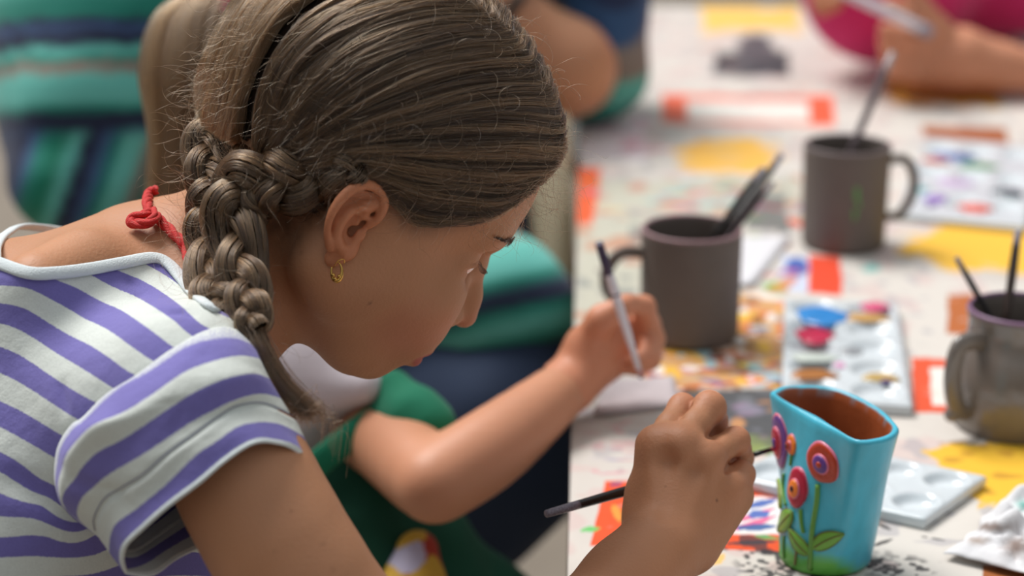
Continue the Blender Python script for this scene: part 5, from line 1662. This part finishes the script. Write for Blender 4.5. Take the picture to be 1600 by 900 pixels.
for _ in range(3600):
    a, b = rr_.standard_normal(2) * .5; a = np.clip(a, -1.1, 1.1); b = np.clip(b, -1.2, 1.2)
    sp = .034
    L = rr_.uniform(.75, 1.05)
    mid = P(318 + a * 6, 20, 1.54) + CX * a * .026 + CY * b * .02
    p2 = P(302, 110, 1.53) + CX * a * sp + CY * b * .026
    p3 = P(292, 220, 1.53) + CX * a * .024 + CY * b * .022
    p4 = P(285 + 10 * a, 250 + 110 * L, 1.535) + CX * a * .020 + CY * b * .02
    po.append(catmull([P(390, -14, 1.56) + CX * a * .006 + CY * b * .006, P(366, -22, 1.55) + CX * a * .012 + CY * b * .01, mid, p2, p3, p4], 20))
hair_obj('ponytail', np.array(po), hair2, kid, .00022, np.clip(.3 + .25 * rr_.standard_normal(len(po)), 0, 1))
g = Geo(); g.tube(catmull([P(372, 30, 1.535), P(335, 20, 1.55), P(305, 110, 1.54), P(294, 210, 1.54), P(288, 290, 1.54)], 20), [.010, .022, .026, .020, .010, ][0:1] * 1 + list(np.linspace(.016, .024, 9)) + list(np.linspace(.024, .006, 10)), 14, flat=.8); g.build('ponytail_core', mat_plain('ponytail_base', srgb(58, 42, 30), rough=.6, var=.3, vscale=80), kid)
pinkm = mat_plain('pink_scrunchie', srgb(232, 96, 132), rough=.8, var=.5, vscale=70)
g = Geo(); 
for k in range(5):
    a = k * 1.25; c0 = P(368, 6, 1.53)
    g.tube([c0, c0 + CX * .009 * math.cos(a) + CZ * .009 * math.sin(a) - CY * .004, c0 + CX * .013 * math.cos(a + .5) + CZ * .013 * math.sin(a + .5)], [.003, .006, .003], 10)
g.build('hair_tie', pinkm, kid)
tip_ = on_z(1003, 590, TABLE_Z + .004)
tip_ = P(1003, 592, 1.483)
brush(P(936, 380, 1.432), tip_, 'white-handled paintbrush held by the child in the green dress', white_m2, r=.0032, bm=mat_plain('navy_bristle', srgb(20, 30, 60), rough=.4), lf=.05, lb=.03, worn=False, fm=mat_plain('pink_ferrule', srgb(196, 150, 150), rough=.4))
g = Geo(); A_, B_ = P(936, 380, 1.432), tip_; g.tube(lerp(A_, B_, np.array([-.002, .0, .2, .37])[:, None]), [.0024, .0030, .0034, .0036], 12); g.build('dark_end', mat_plain('violet_stain', srgb(70, 60, 84), rough=.4, var=.6, vscale=120), bpy.data.objects['paintbrush.%03d' % (len([o for o in bpy.data.objects if o.name.startswith('paintbrush')]) - 1)])

# ---- adult in the teal striped shirt
def teal_print(V):
    x, y, _ = to_px(V)
    y = y + 9 * vnoise(V, 9, 111) + 5 * vnoise(V, 26, 112)
    n, t, a, b, bl = srgb(26, 36, 66), srgb(24, 128, 112), srgb(104, 192, 180), srgb(140, 124, 114), srgb(60, 88, 132)
    def prof(q, L):
        L = sorted(L); xs = [l[0] for l in L]
        return np.stack([np.interp(q, xs, [l[1][i] for l in L]) for i in range(3)], 1)
    yl = y + (x - 120) * .06
    A = prof(yl, [(-400, n), (-60, t), (-40, a), (0, t), (26, t), (34, n), (48, bl), (56, n), (72, n), (80, a), (97, t), (103, b), (115, b), (122, a), (160, a), (172, t), (182, n), (205, n), (216, bl)])
    xf = x + 10 * vnoise(V, 8, 113) + (y - 200) * .35
    Bv = prof(xf, [(-60, bl), (10, n), (50, n), (60, bl), (76, t), (104, srgb(0, 120, 92)), (128, a), (142, n), (158, n), (170, bl), (192, t), (202, a), (226, a), (238, b), (262, t), (300, n)])
    k = np.clip((yl - 205) / 14, 0, 1)[:, None]
    A = A * (1 - k) + Bv * k
    yr = y - (x - 760) * -.30
    Cc = prof(yr, [(300, b), (340, bl), (372, b), (392, a), (430, a), (446, t), (468, n), (486, n), (500, t), (524, a), (548, t), (566, n), (620, n)])
    k = np.clip((x - 480) / 60, 0, 1)[:, None] * (y > 220)[:, None]
    return A * (1 - k) + Cc * k
def teal_print_sleeve(V):
    z = V[:, 2] * 26 + 1.6 * vnoise(V, 5, 101) + .8 * vnoise(V, 12, 102) + V[:, 0] * 5
    k = np.mod(z, 5.0)
    cols = np.array([srgb(28, 40, 74), srgb(26, 132, 118), srgb(96, 182, 170), srgb(134, 118, 108), srgb(44, 76, 116)])
    i = np.floor(k).astype(int) % 5; f = np.clip((k - np.floor(k)) * 4, 0, 1)[:, None]
    C = cols[i - 1] * (1 - f) + cols[i] * f
    n = (vnoise(V, 22, 103) > .45)[:, None]
    return np.where(n, C * .5 + np.array(srgb(30, 46, 84)) * .5, C)
teal_m = mat_attr('teal_striped_cotton', rough=.85, bump=.3, bscale=150, sheen=.1)
adult = empty('person', P(560, 900, 2.1), 'adult in a teal and navy striped shirt and dark jeans leaning over behind the girls', 'person')
sdf_obj('shirt', box8(-80, 1120, -420, 760, 1.70, 2.70), .0085,
        [('c', P(205, 150, 2.14), P(180, 60, 2.14), .120, .125, .04), ('c', P(150, 180, 2.08), P(130, 270, 2.06), .085, .070, .04), ('c', P(205, 200, 2.14), P(560, 330, 2.2), .10, .12, .05),
         ('c', P(190, 30, 2.16), P(820, -160, 2.42), .13, .13, .05), ('c', P(620, 420, 2.02), P(780, 470, 1.95), .085, .066, .04), ('c', P(770, 470, 1.95), P(850, 490, 1.93), .050, .034, .03),
         ('c', P(600, 420, 2.0), P(740, 440, 2.02), .07, .045, .04)],
        teal_m, adult, attrs={'col': teal_print}, wrinkle=.010, wf=7,
        sub=[(P(20, 215, 1.98), P(240, 235, 1.99), .012, .010, .03), (P(100, 300, 1.98), P(180, 240, 1.98), .010, .008, .03)])
sdf_obj('sleeve', box8(800, 1100, -200, 240, 2.20, 2.62), .005,
        [('c', P(930, 100, 2.41), P(925, -60, 2.46), .060, .078, .03), ('c', P(905, 128, 2.40), P(940, 118, 2.40), .045, .050, .03)], teal_m, adult, attrs={'col': teal_print_sleeve}, wrinkle=.004, wf=12)
sk3 = skin_like((196, 138, 104), 0)
sdf_obj('arm', box8(690, 1000, -80, 230, 2.16, 2.50), .004,
        [('h', [P(745, 0, 2.29), P(800, 45, 2.29), P(880, 105, 2.31), P(902, 112, 2.37)], [.034, .044, .054, .050], .02), ('c', P(720, -20, 2.28), P(770, 0, 2.28), .03, .026, .02)], skin2, adult, attrs={'col': sk3})
g = Geo(); a = np.linspace(0, 2 * PI, 30); c0 = P(800, 30, 2.29); ax = (P(880, 105, 2.31) - P(745, 0, 2.29)); ax /= np.linalg.norm(ax); s1 = np.cross(ax, CY); s1 /= np.linalg.norm(s1); s2 = np.cross(ax, s1)
g.tube([P(796, 12, 2.27) + (s1 * math.cos(t) + s2 * math.sin(t)) * .036 for t in a], .006, 8, caps=False); g.build('watch_strap', black_m, adult)
jeans_m = mat_plain('dark_denim', srgb(24, 42, 70), rough=.85, var=.25, vscale=12, bump=.3, bscale=300)
sdf_obj('jeans', box8(380, 1000, 300, 1500, 1.60, 2.35), .008,
        [('c', P(520, 680, 2.08), P(800, 660, 1.96), .12, .095, .05), ('c', P(790, 670, 1.98), P(560, 980, 2.15), .090, .07, .04), ('c', P(790, 345, 2.36), P(835, 520, 2.28), .045, .06, .03),
         ('c', P(560, 700, 2.1), P(700, 760, 2.0), .10, .09, .05)],
        jeans_m, adult, wrinkle=.008, wf=9)

# ---- person in pink across the table
pink = empty('person', P(1450, 0, 3.0), 'person in a bright pink top resting a hand on the far end of the table', 'person')
pinkc = mat_plain('pink_cotton', srgb(206, 34, 110), rough=.8, var=.12, vscale=8, bump=.2, bscale=150, sheen=.15)
sdf_obj('pink_top', box8(1150, 1850, -420, 160, 2.55, 3.25), .008,
        [('e', P(1385, -30, 2.63), (.110, .080, .107), .03), ('c', P(1400, -70, 2.70), P(1620, -75, 2.76), .10, .105, .05), ('c', P(1450, -260, 2.95), P(1500, -60, 2.95), .14, .13, .05), ('c', P(1600, -20, 2.70), P(1740, -10, 2.70), .052, .056, .05)],
        pinkc, pink, wrinkle=.008, wf=8)
ph_ = [('h', [P(1440, 95, 2.54), P(1500, 92, 2.54), P(1560, 104, 2.54), P(1660, 120, 2.54), P(1800, 150, 2.56)], [.034, .036, .028, .027, .034], .02),
       ('h', [P(1455, 60, 2.52), P(1420, 28, 2.50), P(1392, 8, 2.50)], [.016, .013, .011], .008),
       ('h', [P(1440, 70, 2.51), P(1410, 58, 2.49), P(1385, 46, 2.49)], [.015, .013, .010], .008),
       ('h', [P(1425, 92, 2.51), P(1392, 84, 2.50), P(1384, 64, 2.50)], [.015, .012, .010], .006),
       ('h', [P(1430, 112, 2.52), P(1398, 108, 2.51), P(1390, 92, 2.51)], [.015, .012, .010], .006),
       ('h', [P(1470, 50, 2.52), P(1440, 14, 2.50), P(1425, -12, 2.49)], [.018, .013, .011], .008)]
sdf_obj('hand', box8(1340, 1850, -40, 220, 2.48, 2.72), .0032, ph_, skin2, pink, attrs={'col': skin_like((206, 140, 108), 0)})
sdf_obj('hand', box8(1230, 1380, -120, 70, 2.48, 2.75), .0032, [('c', P(1290, -40, 2.56), P(1285, 12, 2.54), .024, .012, .02), ('c', P(1310, -40, 2.56), P(1305, 6, 2.53), .020, .010, .008)], skin2, pink, attrs={'col': skin_like((190, 124, 90), 0)})
pn = empty('marker', P(1380, 24, 2.47), 'thick pale marker pen in the hand of the person in pink', 'pen')
g = Geo(); g.tube(lerp(P(1300, -22, 2.47), P(1455, 52, 2.47), np.linspace(0, 1, 5)[:, None]), [.0062, .0066, .0066, .0066, .0060], 14); g.build('barrel', white_m2, pn)
g = Geo(); g.tube(lerp(P(1300, -22, 2.47), P(1455, 52, 2.47), np.array([.88, .90, .97, 1.01])[:, None]), [.0066, .0072, .0072, .0058], 14); g.build('cap', mat_plain('pen_grey', srgb(150, 150, 166), rough=.4), pn)

# ---- pale post and dark bench
post_m = mat_plain('pale_wood', srgb(206, 190, 158), rough=.7, var=.12, vscale=10)
po_ = empty('post', P(886, 470, 2.18), 'pale wooden post with a brown foot beside the left edge of the table', 'post')
g = Geo(); g.tube(catmull([P(850, 190, 2.24), P(862, 320, 2.21), P(868, 446, 2.19)], 14), np.linspace(.028, .020, 14), 14); g.build('shaft', post_m, po_)
g = Geo(); g.tube(catmull([P(868, 440, 2.19), P(869, 462, 2.19), P(870, 486, 2.19)], 8), [.020, .023, .024, .024, .022, .019, .013, .004], 14); g.build('foot', mat_plain('brown_foot', srgb(150, 92, 66), rough=.6), po_)
be = empty('bench', (1.0, 3.75, 0), 'dark grey bench beyond the far end of the table', 'bench')
bm_ = mat_plain('dark_bench', srgb(70, 70, 66), rough=.7)
g = Geo(); g.box((1.0, 3.9, .44), (1.3, .55, .02)); g.build('seat', bm_, be, smooth=False)
for x in (-.1, 2.1): g = Geo(); g.box((x, 3.9, .21), (.04, .45, .21)); g.build('leg', bm_, be, smooth=False)
